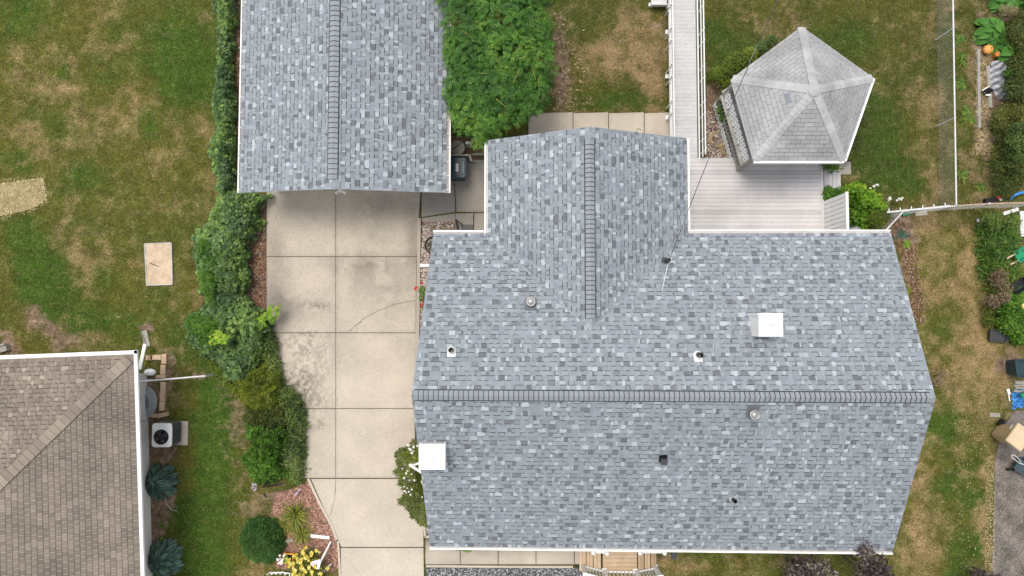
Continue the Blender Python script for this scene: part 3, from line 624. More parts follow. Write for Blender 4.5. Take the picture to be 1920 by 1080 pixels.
# valley lines: a narrow strip of closely cut shingle edge
for e in (WLi, WRi):
    vb = MB(); d = (WAp - e).normalized(); sx = d.cross(Vector((0, 0, 1))).normalized(); n_ = int((WAp - e).length / .14); vs = []
    for k in range(n_ + 1):
        p = e + (WAp - e) * (k / n_) + Vector((0, 0, .026)); w_ = random.uniform(.006, .016); vs += [p - sx * w_, p + sx * w_]
    vb.add(vs, [(2 * k, 2 * k + 1, 2 * k + 3, 2 * k + 2) for k in range(n_)], [random.uniform(.55, .95) for _ in range(n_)]); vb.build('valley', MAT['shingle'], roof)
down = Vector((0, -1, 0)); upY = Vector((0, 1, 0)); rt = Vector((1, 0, 0))
gutter('gutter', BL + Vector((-.02, 0, 0)), BR + Vector((.02, 0, 0)), Vector(((BR - BL).y, -(BR - BL).x, 0)).normalized(), house)
gutter('gutter', px(1290, 437, ZE), px(1671, 437, ZE), upY, house); gutter('gutter', px(812, 438, ZE), px(908, 438, ZE), upY, house)
gutter('gutter', Vector((WLr.x, TL.y + .02, ZE)), WLr, -rt, house); gutter('gutter', Vector((WRr.x, TL.y + .12, ZE)), WRr, rt, house, wd=.09)
# walls
wl = MB(); o_ = .38
x0, x1 = BL.x + .3, BR.x - .32; y0, y1 = BL.y + o_ - .1, TL.y - o_
for a, b in (((x0, y0, 0), (x1, y0, 0)), ((x1, y0, 0), (x1, y1, 0)), ((x1, y1, 0), (x0, y1, 0)), ((x0, y1, 0), (x0, y0, 0))): siding_wall(wl, a, b, .3, ZE - .02)
gz = ZR - .25; ym = (y0 + y1) / 2
for x, s in ((x0, -1), (x1, 1)):
    wl.add([(x, y0, ZE - .02), (x, y1, ZE - .02), (x, ym, gz)], [(0, 1, 2) if s > 0 else (2, 1, 0)], .8)
wx0, wx1 = WLr.x + .35, WRr.x - .35; wy = WRdg.y - .55
for a, b in (((wx1, y1, 0), (wx1, wy, 0)), ((wx1, wy, 0), (wx0, wy, 0)), ((wx0, wy, 0), (wx0, y1, 0))): siding_wall(wl, a, b, .3, ZE - .02)
wl.add([(wx0, wy, ZE - .02), (wx1, wy, ZE - .02), ((wx0 + wx1) / 2, wy, ZW - .2)], [(2, 1, 0)], .8)
wl.build('wall', MAT['siding'], house)
fd = MB(); fd.box(((x0 + x1) / 2, (y0 + y1) / 2, .15), (x1 - x0 - .03, y1 - y0 - .03, .3)); fd.box(((wx0 + wx1) / 2, (y1 + wy) / 2, .15), (wx1 - wx0 - .03, wy - y1 - .04, .3)); fd.build('foundation', MAT['concdark'], house)
# chimneys
def chimney(cu, cv, wpx, hpx, zt, zb):
    c = px(cu, cv, zt); m = mpp(zt); W, D = wpx * m, hpx * m
    b = MB(); b.box((c.x, c.y, (zt + zb) / 2 - .03), (W * .93, D * .93, zt - zb - .06))
    for sx in (-1, 1):
        for sy in (-1, 1): b.box((c.x + sx * W * .45, c.y + sy * D * .45, (zt + zb) / 2 - .05), (.07, .07, zt - zb - .1), shade=.6)
    ch = b.build('chimney', MAT['offwhite'], house)
    k = MB(); k.box((c.x, c.y, zt - .03), (W, D, .06)); k.box((c.x, c.y, zt + .006), (W * .97, D * .97, .012)); k.build('chimney_cap', MAT['white'], ch)
    f = MB(); f.lathe((c.x + .0, c.y - .02, zt + .012), [(.17, 0), (.16, .015), (.12, .03), (.115, .08), (.09, .085), (.02, .05)], 20); f.build('flue_collar', MAT['white'], ch)
    f = MB(); f.tube([(c.x + .02, c.y + .07, zt + .02), (c.x + .06, c.y - .0, zt + .06), (c.x + .05, c.y - .07, zt + .04)], .03, 6, .3); f.build('damper_arm', MAT['charcoal'], ch)
    fl = MB()
    return ch
chimney(1445.5, 609, 45, 44, 5.05, 3.9); chimney(810, 856.5, 49, 47, 5.0, 3.9)
# pipes and vents standing on the slopes
def on_slope(u, v):
    p = pxplane(u, v, TL, bn) if v < 743 else pxplane(u, v, BL, fn)
    return p, (bn if v < 743 else fn), (bv if v < 743 else fv), (bu if v < 743 else fu)
def slope_plate(mb, p, u_, v_, n_, wd, dp, off=0.0, th=.012, shade=.5):
    mb.box(p + v_ * off + n_ * .022, (wd, dp, th), M=Matrix((u_, v_, n_)).transposed(), shade=shade)
def vent_pipe(u, v, hgt, r, boot):
    p, n_, v_, u_ = on_slope(u, v)
    b = MB(); b.tube([p - Vector((0, 0, .06)), p + Vector((0, 0, hgt))], r, 14, .5, caps=False); b.tube([p + Vector((0, 0, hgt)), p + Vector((0, 0, hgt - .1))], r * .82, 14, .2, caps=False)
    b.lathe(p + Vector((0, 0, hgt)), [(r * .82, 0), (r, 0)], 14)
    o = b.build('vent_pipe', MAT['black'] if hgt < .4 else MAT['charcoal'], house)
    f = MB()
    if boot: slope_plate(f, p, u_, v_, n_, .24, .26, .1 if v < 743 else .0); f.lathe(p + n_ * .02, [(.11, -.02), (.1, .05), (r + .015, .1), (r, .1)], 14)
    else: f.lathe(p + n_ * .02, [(.1, 0), (.095, .012), (r + .01, .05), (r, .05)], 14)
    f.build('pipe_boot', MAT['offwhite'] if boot else MAT['alum'], o)
vent_pipe(847, 656, .34, .072, True); vent_pipe(1307.5, 665, .38, .072, True); vent_pipe(1373, 935.5, .3, .058, False)
def dome_vent(u, v):
    p, n_, v_, u_ = on_slope(u, v)
    f = MB(); slope_plate(f, p, u_, v_, n_, .34, .4, .1, shade=.2); o = f.build('vent_flashing', MAT['cap'], house)
    d = MB(); d.lathe(p, [(.1, 0), (.1, .2), (.14, .2), (.142, .22), (.138, .25), (.11, .262), (.105, .235), (.09, .235), (.085, .265), (.05, .28), (.001, .285)], 24, .3); d.build('vent_dome', MAT['alum'], o)
dome_vent(995, 566); dome_vent(1410, 776)
p, n_, v_, u_ = on_slope(1243, 859)
f = MB(); slope_plate(f, p, u_, v_, n_, .24, .24); f.box(p + n_ * .1, (.17, .17, .12), M=Matrix((u_, v_, n_)).transposed()); o = f.build('box_vent', MAT['black'], house)
f = MB(); f.box(p + n_ * .172, (.19, .2, .02), M=Matrix((u_, v_, n_)).transposed()); f.build('vent_hood', MAT['charcoal'], o)
# service mast with its stay
p, n_, v_, u_ = on_slope(1247, 490)
f = MB(); f.tube([p - Vector((0, 0, .1)), p + Vector((0, 0, .62))], .032, 10); f.lathe(p + n_ * .02, [(.12, 0), (.11, .015), (.05, .06), (.04, .06)], 12)
mast = f.build('service_mast', MAT['charcoal'], house); MTOP = p + Vector((0, 0, .62))
f = MB(); f.tube([MTOP, MTOP + Vector((-.05, -.03, .07)), MTOP + Vector((-.1, -.09, .02))], [.05, .06, .04], 8); f.build('weatherhead', MAT['black'], mast)
f = MB(); f.box(MTOP + Vector((.02, .02, -.08)), (.1, .06, .09)); f.build('insulator', MAT['white'], mast)
q = on_slope(1241, 545)[0]; f = MB(); f.tube([MTOP - Vector((0, 0, .1)), q + Vector((0, 0, .03))], .011, 6); f.build('stay_rod', MAT['offwhite'], mast)
# downspouts on the driveway side
f = MB(); f.bar(px(788, 497.5, 2.45), px(812, 497.5, 2.5), .085, .08); f.bar(px(810, 497.5, .2), px(812, 497.5, 2.45), .07, .08); f.build('downspout', MAT['white'], house)
f = MB(); f.bar(px(768.5, 871.5, 1.9), px(791, 886, 2.5), .07, .06); f.bar(px(768.5, 871.5, 1.9), px(776, 872, 1.9), .07, .06); f.bar(px(786, 868, 2.3), px(776, 872, 1.9), .06, .05); f.build('downspout', MAT['white'], house)

# ---------------------------------------------------------------- the garage
GE, GR = 2.4, 3.5
GL0, GL1 = px(450, -70, GE), px(450, 361, GE); GR0, GR1 = px(836.5, -70, GE), px(836.5, 361, GE)
GT0, GT1 = px(625, -95, GR), px(627, 354, GR); GT0.x = GT1.x = (GT0.x + GT1.x) / 2; GL0.x = GL1.x; GR0.x = GR1.x
garage = thing('garage', 'detached garage with a blue-grey shingle gable roof at the head of the driveway', 'garage', ((GL1.x + GR1.x) / 2, (GL1.y + GL0.y) / 2, 0))
glu, glv, gln = slope_frame(GL0, GL1, GT1); gru, grv, grn = slope_frame(GR0, GR1, GT1)
rf = MB(); pl = [GL0, GL1, GT1, GT0]; pr = [GR0, GR1, GT1, GT0]
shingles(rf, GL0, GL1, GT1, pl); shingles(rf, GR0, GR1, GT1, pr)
groof = rf.build('roof', MAT['shingle'], garage)
dk = MB(); deck(dk, pl, gln); deck(dk, pr, grn); dk.build('roof_deck', MAT['offwhite'], groof)
c_ = MB(); ridge_cap(c_, GT1 + Vector((0, .3, 0)), GT0, -glv, -grv, .31, .158); c_.build('ridge_cap', MAT['cap'], groof)
gutter('gutter', GL1, GL0, -rt, garage, wd=.1, lip=.035, brackets=.5, inner=.2); gutter('gutter', GR1, GR0, rt, garage, wd=.13, lip=.03, brackets=.45, inner=.12)
wl = MB(); x0, x1, y0, y1 = GL1.x + .28, GR1.x - .25, GL1.y + .6, GL0.y - .3
for a, b in (((x0, y0, 0), (x1, y0, 0)), ((x1, y0, 0), (x1, y1, 0)), ((x1, y1, 0), (x0, y1, 0)), ((x0, y1, 0), (x0, y0, 0))): siding_wall(wl, a, b, 0, GE - .02)
wl.add([(x0, y0, GE - .02), (x1, y0, GE - .02), (GT1.x, y0, GR - .12)], [(0, 1, 2)], .8); wl.build('wall', MAT['siding'], garage)
f = MB(); gx = (x0 + x1) / 2
for k in range(4): f.box((gx, y0 - .03, .33 + k * .52), (4.8, .05, .51))
f.build('garage_door', MAT['offwhite'], garage)
c = px(638, 357, 2.3); f = MB(); f.box(c, (.1, .12, .08)); f.tube([c + Vector((-.08, -.02, 0)), c + Vector((-.16, -.1, .0))], [.035, .06], 8); f.tube([c + Vector((.08, -.02, 0)), c + Vector((.17, -.08, .0))], [.035, .06], 8); f.build('floodlight', MAT['white'], garage)

# ---------------------------------------------------------------- the neighbour's house
NE = 2.5; NC = px(249.5, 665.5, NE); pit = .22
NA = px(-260, 684, NE); NB = px(263, 1080, NE); NB = NC + (NB - NC) * 1.5
nh = thing('neighbour_house', 'neighbouring house with a taupe shingle hip roof and wide white gutters', 'house', (NC.x - 3, NC.y - 4, 0))
dA = (NA - NC).normalized(); dB = (NB - NC).normalized(); bis = (dA + dB)
LH = 6.5; HT = NC + bis * LH; HT.z = NE + pit * LH
rf = MB(); sA = [NC, NA, NA + (HT - NC) + Vector((0, 0, 0)), HT]; sB = [NC, NB, NB + (HT - NC), HT]
def flatten(poly, e0, e1, top):
    u, v, n = slope_frame(e0, e1, top); return [p - n * (p - e0).dot(n) for p in poly], n, v
sA, nA, vA = flatten(sA, NC, NA, HT); sB, nB, vB = flatten(sB, NC, NB, HT)
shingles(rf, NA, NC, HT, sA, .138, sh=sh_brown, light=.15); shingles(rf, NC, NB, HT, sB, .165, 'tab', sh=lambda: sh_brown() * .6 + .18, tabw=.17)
nroof = rf.build('roof', MAT['brown'], nh)
dk = MB(); deck(dk, sA, nA); deck(dk, sB, nB); dk.build('roof_deck', MAT['offwhite'], nroof)
c_ = MB(); ridge_cap(c_, NC + (HT - NC) * .02, HT, (-vA * .55 - vB * .55 + dA * .4 - dB * .0).normalized() if False else (dA - dB - Vector((0, 0, .0))).normalized() * -1, (dA - dB).normalized(), .34, .2, .02, shade=.82, jitter=.12, edge=False)
c_.build('hip_cap', MAT['brown'], nroof)
gutter('gutter', NC + Vector((.12, .02, 0)), NA, Vector((-dA.y, dA.x, 0)) * (-1 if -dA.y * 0 + dA.x > 0 else 1) if False else Vector((0, 1, 0)), nh, wd=.125, lip=.105, drop=.0)
gutter('gutter', NC + Vector((0, .15, 0)), NB, Vector((-dB.y, dB.x, 0)) if Vector((-dB.y, dB.x, 0)).x > 0 else Vector((dB.y, -dB.x, 0)), nh, wd=.115, lip=.095, drop=.0)
wl = MB(); w0 = px(276, 700, 0); w1 = px(287, 1090, 0); w1 = w0 + (w1 - w0) * 1.3
wl_n = (w1 - w0).normalized(); wt = Vector((NC.x - .9, NC.y - .75, 0)); wt.x = w0.x
siding_wall(wl, w1, (wt.x, wt.y, 0), .05, NE); siding_wall(wl, (wt.x, wt.y, 0), (NA.x, NA.y - .75, 0), .05, NE)
wl.build('wall', MAT['greysiding'], nh)
f = MB(); c = px(272, 785, .5); f.box((wt.x + .08, c.y, .75), (.14, .24, .32)); f.tube([(wt.x + .08, c.y - .1, 0), (wt.x + .08, c.y - .1, .6)], .025, 8); f.build('meter_box', MAT['alum'], nh)
#@@PART3

# ---------------------------------------------------------------- leaves
def rand_dirs(n):
    d = rng.normal(size=(n, 3)); return d / np.linalg.norm(d, axis=1)[:, None]
def leaf_cards(mb, P, N, L, Wd, shade, kind='kite', fold=.12):
    """one small folded leaf per point: P base, N facing, L length, Wd width"""
    n = len(P); r = rand_dirs(n); T = np.cross(N, r); T /= np.linalg.norm(T, axis=1)[:, None] + 1e-9; B = np.cross(N, T)
    L = np.broadcast_to(L, n)[:, None]; Wd = np.broadcast_to(Wd, n)[:, None]
    if kind == 'kite':
        V = np.stack([P, P + T * L * .45 + B * Wd * .5 + N * L * fold, P + T * L, P + T * L * .45 - B * Wd * .5 + N * L * fold], 1)
        mb.arr(V.reshape(-1, 3), np.arange(4 * n).reshape(n, 4), shade)
    elif kind == 'round':
        V = [P + N * L * .0]
        V = [P + T * L * math.cos(a) * .5 * k + B * Wd * math.sin(a) * .5 * k + N * L * z for a, k, z in ((0, 1.1, -.06), (.9, 1, .05), (1.9, 1, .06), (3.1, .75, -.04), (4.4, 1, .06), (5.4, 1, .05))]
        mb.arr(np.stack(V, 1).reshape(-1, 3), np.arange(6 * n).reshape(n, 6), shade)
def sprigs(mb, P, N, L, nl, lw, shade):
    """pinnate sprig: nl leaflets set in pairs along a stalk"""
    n = len(P); r = rand_dirs(n); T = np.cross(N, r); T /= np.linalg.norm(T, axis=1)[:, None] + 1e-9; B = np.cross(N, T)
    L = np.broadcast_to(L, n)[:, None]
    for k in range(nl):
        side = 1 if k % 2 else -1; t = .15 + .85 * (k // 2) / max(1, nl // 2)
        p = P + T * L * t - N * L * (.28 * t * t); ll = L * lw * (1.1 - .4 * t)
        d = B * side * .85 + T * .5
        if k == nl - 1: d = T.copy()
        d = d - N * rng.uniform(-.15, .45, (n, 1)); q = T * .8 - B * side * .5
        V = np.stack([p, p + d * ll * .45 + q * ll * .24, p + d * ll, p + d * ll * .45 - q * ll * .24], 1)
        mb.arr(V.reshape(-1, 3), np.arange(4 * n).reshape(n, 4), np.clip(shade + rng.normal(size=n) * .07, 0, 1))
def lobe(u, v, z, rp, rz=None):
    r = rp * mpp(z); return (*px(u, v, z), r, r, rz or r * .8)
def crown_pts(lobes, n, inner=.35, up=.55):
    """points through the outer shell of a set of lobes, and the way each leaf faces"""
    L = np.array(lobes); a = (L[:, 3] * L[:, 4] + L[:, 4] * L[:, 5]) ; k = rng.choice(len(L), n, p=a / a.sum())
    d = rand_dirs(n); d[:, 2] = np.where(d[:, 2] < -.35, -d[:, 2], d[:, 2])
    bump = 1 + .16 * sinoise(d * 1.0 + k[:, None] * 3.1, 3.5, 2)
    rad = np.where(rng.random(n) < inner, rng.uniform(.45, .9, n), rng.uniform(.88, 1.06, n)) * bump
    P = L[k, :3] + d * L[k, 3:] * rad[:, None]; P[:, 2] = np.maximum(P[:, 2], .03)
    N = d * .75 + np.array([0, 0, up]) + rng.normal(size=(n, 3)) * .42; N /= np.linalg.norm(N, axis=1)[:, None]
    lv = rng.uniform(-.12, .12, len(L))[k]
    return P, N, lv, k
def clump(P, f, amt, seed=0): return amt * np.tanh(sinoise(P, f, seed) * 1.2)
def stems(parent, base, tips, r=.03, mat='darkwood', name='trunk'):
    mb = MB(); b = Vector(base)
    for t in tips:
        t = Vector(t); m = b.lerp(t, .5) + Vector((random.uniform(-.1, .1), random.uniform(-.1, .1), .06)); mb.tube([b, m, t], [r, r * .65, r * .3], 6)
    return mb.build(name, MAT[mat], parent)
def bush(name, label, cat, lobes, n, leaf, size, mat, group=None, kind='kite', aspect=.6, base=.5, cl=(.9, .2), inner=.35, up=.55, trunk=True, spread=.13, sprig=0):
    L = np.array(lobes); c = L[:, :2].mean(0); t = thing(name, label, cat, (c[0], c[1], 0), group)
    P, N, lv, k = crown_pts(lobes, n, inner, up); mb = MB()
    sh = np.clip(base + lv + clump(P, 6.283 / cl[0] * .35, cl[1], 3) + rng.normal(size=n) * spread, 0, 1)
    l = rng.uniform(size[0], size[1], n)
    if sprig: sprigs(mb, P, N, l, sprig, aspect, sh)
    else: leaf_cards(mb, P, N, l, l * aspect, sh, kind)
    mb.build('foliage', mat, t)
    if trunk: stems(t, (c[0], c[1], 0), [tuple(q[:3] - np.array([0, 0, q[5] * .2])) for q in L[:10]], .02 + .012 * min(4, float(L[:, 2].max())), name='stem' if L[:, 2].max() < 1.8 else 'trunk')
    return t
def blades(mb, c, n, ln, wd, lift=(.3, 1.1), droop=.5, seg=3, shade=(.2, .9), az=None):
    """strap leaves arching out of one crown"""
    for i in range(n):
        a = random.random() * 6.283 if az is None else random.uniform(*az); l = random.uniform(*ln); e = random.uniform(*lift); w_ = random.uniform(*wd)
        p = Vector(c) + Vector((random.gauss(0, .03), random.gauss(0, .03), 0)); vs = []; s = Vector((-math.sin(a), math.cos(a), 0)); d = Vector((math.cos(a), math.sin(a), 0))
        for k in range(seg + 1):
            t = k / seg; q = p + d * l * t * math.cos(e) + Vector((0, 0, l * (math.sin(e) * t - droop * t * t)))
            q.z = max(q.z, .02); wv = w_ * (1 - t ** 2 * .9) * (.6 + .4 * min(1, t * 4)) / 2
            vs += [q - s * wv, q + s * wv]
        sh = random.uniform(*shade)
        mb.add(vs, [(2 * k, 2 * k + 2, 2 * k + 3, 2 * k + 1) for k in range(seg)], [min(1, max(0, sh + .12 * (k - 1))) for k in range(seg)])
def strap_plant(name, label, u, v, n, ln, wd, mat, group=None, spots=1, rad=0, cat='plant', **kw):
    c = px(u, v, 0); t = thing(name, label, cat, c, group); mb = MB()
    for k in range(spots):
        q = c + Vector((random.uniform(-rad, rad), random.uniform(-rad, rad), .02)) if spots > 1 else c + Vector((0, 0, .02))
        blades(mb, q, n, ln, wd, **kw)
    mb.build('leaves', mat, t); return t
def broad_plant(name, label, u, v, rp, n, size, mat, group=None, cat='plant', h=.5, pal=(.2, .9), wr=(.5, .68)):
    """rosette of broad pointed leaves, each arching out and down"""
    c = px(u, v, 0); R = rp * mpp(.3); t = thing(name, label, cat, c, group); mb = MB()
    for i in range(n):
        f = math.sqrt((i + .5) / n); a = i * 2.39996 + random.uniform(-.3, .3); l = random.uniform(*size); wv = l * random.uniform(*wr)
        d = Vector((math.cos(a), math.sin(a), 0)); s = Vector((-d.y, d.x, 0)); b = c + d * R * f * .82 + Vector((0, 0, h * (1 - f * f * .85) + random.uniform(-.03, .03)))
        tip = .1 + .75 * f; up_ = Vector((0, 0, 1)); vs = []
        for tt, ww, dz in ((-.45, .12, -.03), (-.15, .85, .03), (.2, 1, .02), (.5, .6, -.06), (.75, .05, -.14)):
            q = b + d * l * tt * math.cos(tip * .8) + up_ * (l * (dz - tt * math.sin(tip * .8)))
            vs += [q - s * wv * ww / 2 + up_ * wv * .16 * ww, q - up_ * wv * .05, q + s * wv * ww / 2 + up_ * wv * .16 * ww]
        sh = random.uniform(*pal)
        mb.add(vs, [f_ for k in range(4) for f_ in ((3 * k, 3 * k + 3, 3 * k + 4, 3 * k + 1), (3 * k + 1, 3 * k + 4, 3 * k + 5, 3 * k + 2))], [max(0, min(1, sh + random.uniform(-.06, .06))) for _ in range(8)])
    mb.build('leaves', mat, t); return t
def flowers(parent, pts, size, mat, name='flower', n=5):
    for p in pts:
        mb = MB(); p = Vector(p); a0 = random.random() * 6.28; r = random.uniform(*size)
        for i in range(n):
            a = a0 + 6.283 * i / n; d = Vector((math.cos(a), math.sin(a), .35)); s = Vector((-math.sin(a), math.cos(a), 0))
            mb.add([p, p + d * r * .6 - s * r * .42, p + d * r, p + d * r * .6 + s * r * .42], [(0, 1, 2, 3)], random.random())
        mb.build(name, mat, parent)

# ---------------------------------------------------------------- trees and hedges
# the big green crown between garage and wing
lb = []
for u, v, z, r in ((870, -20, 2.9, 55), (940, -30, 3.1, 60), (1000, -20, 2.9, 45), (880, 50, 3.0, 52), (945, 45, 3.2, 58), (1000, 50, 2.9, 40), (885, 110, 2.9, 52), (950, 110, 3.1, 58), (1000, 120, 2.8, 40), (880, 165, 2.8, 46), (935, 170, 3.0, 55), (990, 175, 2.8, 42),
                   (880, 212, 2.7, 36), (925, 215, 2.8, 38), (975, 205, 2.8, 32), (900, 248, 2.6, 22), (905, 265, 2.55, 14), (865, 95, 2.8, 34), (862, 180, 2.7, 26), (1010, 85, 2.7, 24), (1008, 150, 2.6, 26)):
    lb.append(lobe(u, v, z, r, r * mpp(z) * .7))
tr = thing('tree', 'leafy bright green tree crown filling the gap between garage and rear wing', 'tree', px(930, 110, 0))
P, N, lv, k = crown_pts(lb, 9000, .25, .7); mb = MB(); sh = np.clip(.40 + lv * .8 + clump(P, 2.6, .18, 3) + clump(P, 9, .18, 5) + rng.normal(size=len(P)) * .14, 0, 1)
sprigs(mb, P, N, rng.uniform(.13, .24, len(P)), 9, .42, sh); mb.build('crown', LEAF['locust'], tr)
for i in range(34):
    mb = MB()
    q = lb[random.randrange(len(lb))]; a = random.random() * 6.28; p = Vector(q[:3]) + Vector((math.cos(a) * q[3] * .5, math.sin(a) * q[3] * .5, q[5] * .95)); d = Vector((math.cos(a + 1), math.sin(a + 1), .15)); l = random.uniform(.2, .5)
    mb.tube([p, p + d * l * .5 + Vector((0, 0, .04)), p + d * l + Vector((random.uniform(-.1, .1), random.uniform(-.1, .1), 0))], [.009, .008, .004], 4, .9); mb.build('shoot', LEAF['lily'], tr)
stems(tr, px(930, 110, 0), [tuple(np.array(q[:3]) - [0, 0, .3]) for q in lb[:16]], .1)

# hedges: one ragged continuous mass each, leaves laid over an uneven height field
def seg_dist(u, v, pts):
    d = np.full(len(u), 1e9); n = len(pts)
    for i in range(n):
        (x1, y1), (x2, y2) = pts[i], pts[(i + 1) % n]; dx, dy = x2 - x1, y2 - y1
        t = np.clip(((u - x1) * dx + (v - y1) * dy) / (dx * dx + dy * dy + 1e-9), 0, 1); d = np.minimum(d, np.hypot(u - x1 - t * dx, v - y1 - t * dy))
    return d
def mass(name, label, cat, pts, n, size, mat, h, edge=16, group=None, kind='round', aspect=.92, base=.45, cl=.22, rough=.45, f=2.0, wob=9, spread=.13, sprig=0, tilt=.35):
    a = np.array(pts, float); m = int(n * 2.4)
    u = rng.uniform(a[:, 0].min() - 12, a[:, 0].max() + 12, m); v = rng.uniform(a[:, 1].min() - 12, a[:, 1].max() + 12, m)
    X, Y = uvxy(u, v); wu = wob * (fbm(X, Y, 3.2, 3, 1) - .5) * 3; wv = wob * (fbm(X, Y, 3.2, 3, 4) - .5) * 3
    k = in_poly(u + wu, v + wv, pts); u, v, X, Y, wu, wv = u[k][:n], v[k][:n], X[k][:n], Y[k][:n], wu[k][:n], wv[k][:n]; n = len(u)
    def height(X, Y, e): return h * (1 - np.exp(-(e + 2) / edge)) * (1 + rough * 2 * (fbm(X, Y, f, 3, 6) - .5) + rough * .7 * (fbm(X, Y, f * 3.1, 2, 2) - .5))
    e = seg_dist(u + wu, v + wv, pts); Z = height(X, Y, e); d = .05
    gx = (height(X + d, Y, e) - Z) / d; gy = (height(X, Y + d, e) - Z) / d
    low = rng.random(n) < .3; s = (H - Z) / H; P = np.stack([X * s, Y * s, np.maximum(.03, np.where(low, Z * rng.uniform(.4, .85, n), Z + rng.normal(size=n) * .03))], 1)
    N = np.stack([-gx, -gy, np.ones(n)], 1) * .8 + rng.normal(size=(n, 3)) * tilt; N /= np.linalg.norm(N, axis=1)[:, None]
    sh = np.clip(base + clump(P, 2.4, cl, 3) + clump(P, 8, cl * .6, 5) + rng.normal(size=n) * spread, 0, 1)
    c = P.mean(0); t = thing(name, label, cat, (c[0], c[1], 0), group); mb = MB(); l = rng.uniform(*size, n)
    if sprig: sprigs(mb, P, N, l, sprig, aspect, sh)
    else: leaf_cards(mb, P, N, l, l * aspect, sh, kind)
    mb.build('foliage', mat, t); q = rng.integers(0, n, 14); stems(t, (c[0], c[1], 0), [P[i] * [1, 1, .8] for i in q], .03, name='stem'); return t
def uvxy(u, v):
    x = (u - 960) / F; y = -(v - 540) / F; t = -H / (y * ST - CT); return x * t, (y * CT + ST) * t
mass('vine_hedge', 'narrow vine covered hedge squeezed between lawn and garage wall', 'hedge', [(400, -40), (442, -40), (440, 60), (435, 120), (441, 200), (438, 280), (443, 362), (410, 368), (402, 330), (395, 290), (404, 240), (398, 200), (402, 160), (406, 110), (410, 60), (400, 10)], 4600, (.10, .17), LEAF['grape'], .8, 12, 'vine hedges beside the drive', base=.55, rough=.5, f=2.6, wob=5)
mass('vine_hedge', 'broad bank of dark vine leaves beside the upper driveway', 'hedge', [(406, 362), (498, 360), (505, 368), (482, 396), (488, 428), (470, 455), (464, 490), (470, 520), (462, 555), (484, 578), (508, 596), (505, 632), (488, 676), (474, 716), (440, 722), (414, 702), (392, 672), (372, 655), (354, 640), (348, 604), (362, 582), (384, 570), (380, 540), (368, 500), (364, 430), (386, 424), (400, 392)], 8600, (.10, .18), LEAF['grape'], 1.15, 16, 'vine hedges beside the drive', base=.58, rough=.4, f=1.7)
bush('lime_vine', 'lime green vine shoots reaching over the driveway edge', 'vine', [lobe(512, 585, .8, 12, .15), lobe(500, 600, .85, 13, .15), lobe(484, 610, .9, 12, .15), lobe(522, 578, .7, 6, .1)], 130, None, (.09, .15), LEAF['bright'], None, 'round', .9, .6, inner=.2, up=1.2, trunk=False)
bush('lime_vine', 'lime green vine leaves in the middle of the dark vine bank', 'vine', [lobe(405, 628, 1.45, 11, .1), lobe(418, 635, 1.45, 9, .1), lobe(402, 640, 1.4, 8, .1)], 60, None, (.1, .17), LEAF['bright'], None, 'round', .9, .6, inner=.2, up=1.2, trunk=False)
mass('shrub', 'upper of two bright fine-leaved shrubs on the vine bank, nearest the sandbox', 'shrub', [(372, 450), (392, 436), (418, 438), (426, 470), (420, 520), (416, 575), (398, 590), (382, 560), (374, 510), (368, 480)], 6500, (.045, .08), LEAF['fine'], 1.5, 15, 'fine leaved shrubs in the vine bank', kind='kite', aspect=.55, base=.42, f=2.6, rough=.4, wob=8, tilt=.5)
mass('shrub', 'lower of two bright fine-leaved shrubs, bulging from the vine bank into the lawn', 'shrub', [(346, 610), (352, 590), (372, 580), (398, 582), (420, 600), (424, 640), (412, 668), (390, 662), (366, 648)], 6500, (.045, .08), LEAF['fine'], 1.5, 15, 'fine leaved shrubs in the vine bank', kind='kite', aspect=.55, base=.42, f=2.6, rough=.45, wob=8, tilt=.5)
mass('juniper', 'dark feathery juniper spilling over the driveway edge', 'shrub', [(486, 612), (510, 620), (520, 650), (528, 690), (538, 715), (556, 745), (570, 775), (572, 820), (576, 880), (560, 900), (530, 900), (525, 860), (530, 800), (512, 760), (505, 700), (488, 670)], 7500, (.1, .22), LEAF['juniper'], .75, 18, kind='kite', aspect=.17, base=.6, cl=.3, wob=10, spread=.26, f=2.6, rough=.6, tilt=.6)
mass('spirea', 'yellow green shrub between the vine bank and the dark juniper', 'shrub', [(462, 690), (500, 680), (528, 696), (532, 730), (520, 758), (494, 772), (466, 764), (448, 742), (440, 712)], 7500, (.04, .08), LEAF['spirea'], 1.15, 16, kind='kite', aspect=.5, base=.52, f=2.6, rough=.6, wob=7, tilt=.5)
mass('shrub', 'mid green broad-leaved shrub at the foot of the hedge row', 'shrub', [(462, 800), (500, 800), (530, 795), (540, 830), (530, 860), (545, 900), (510, 905), (478, 905), (465, 880), (452, 862), (468, 840)], 5600, (.06, .12), LEAF['fine'], 1.05, 16, 'shrubs at the hedge end', kind='kite', aspect=.55, base=.46, f=2.6, rough=.7, wob=9, tilt=.5)
mass('shrub', 'pale leaved mixed shrub on the lawn edge below the spirea', 'shrub', [(458, 762), (490, 770), (525, 755), (545, 775), (540, 805), (500, 812), (466, 806), (456, 786)], 4600, (.04, .09), LEAF['weed'], .85, 14, 'shrubs at the hedge end', kind='kite', aspect=.45, base=.42, f=2.8, rough=.6, wob=8, tilt=.55, spread=.2)
mass('shrub', 'low green weeds under the vine bank near the fence rail', 'shrub', [(388, 655), (412, 690), (440, 705), (456, 725), (448, 745), (425, 728), (400, 705), (386, 680)], 2600, (.05, .1), LEAF['spirea'], .6, 12, 'shrubs at the hedge end', kind='kite', aspect=.55, base=.42, f=2.6, rough=.6, wob=7, tilt=.5)
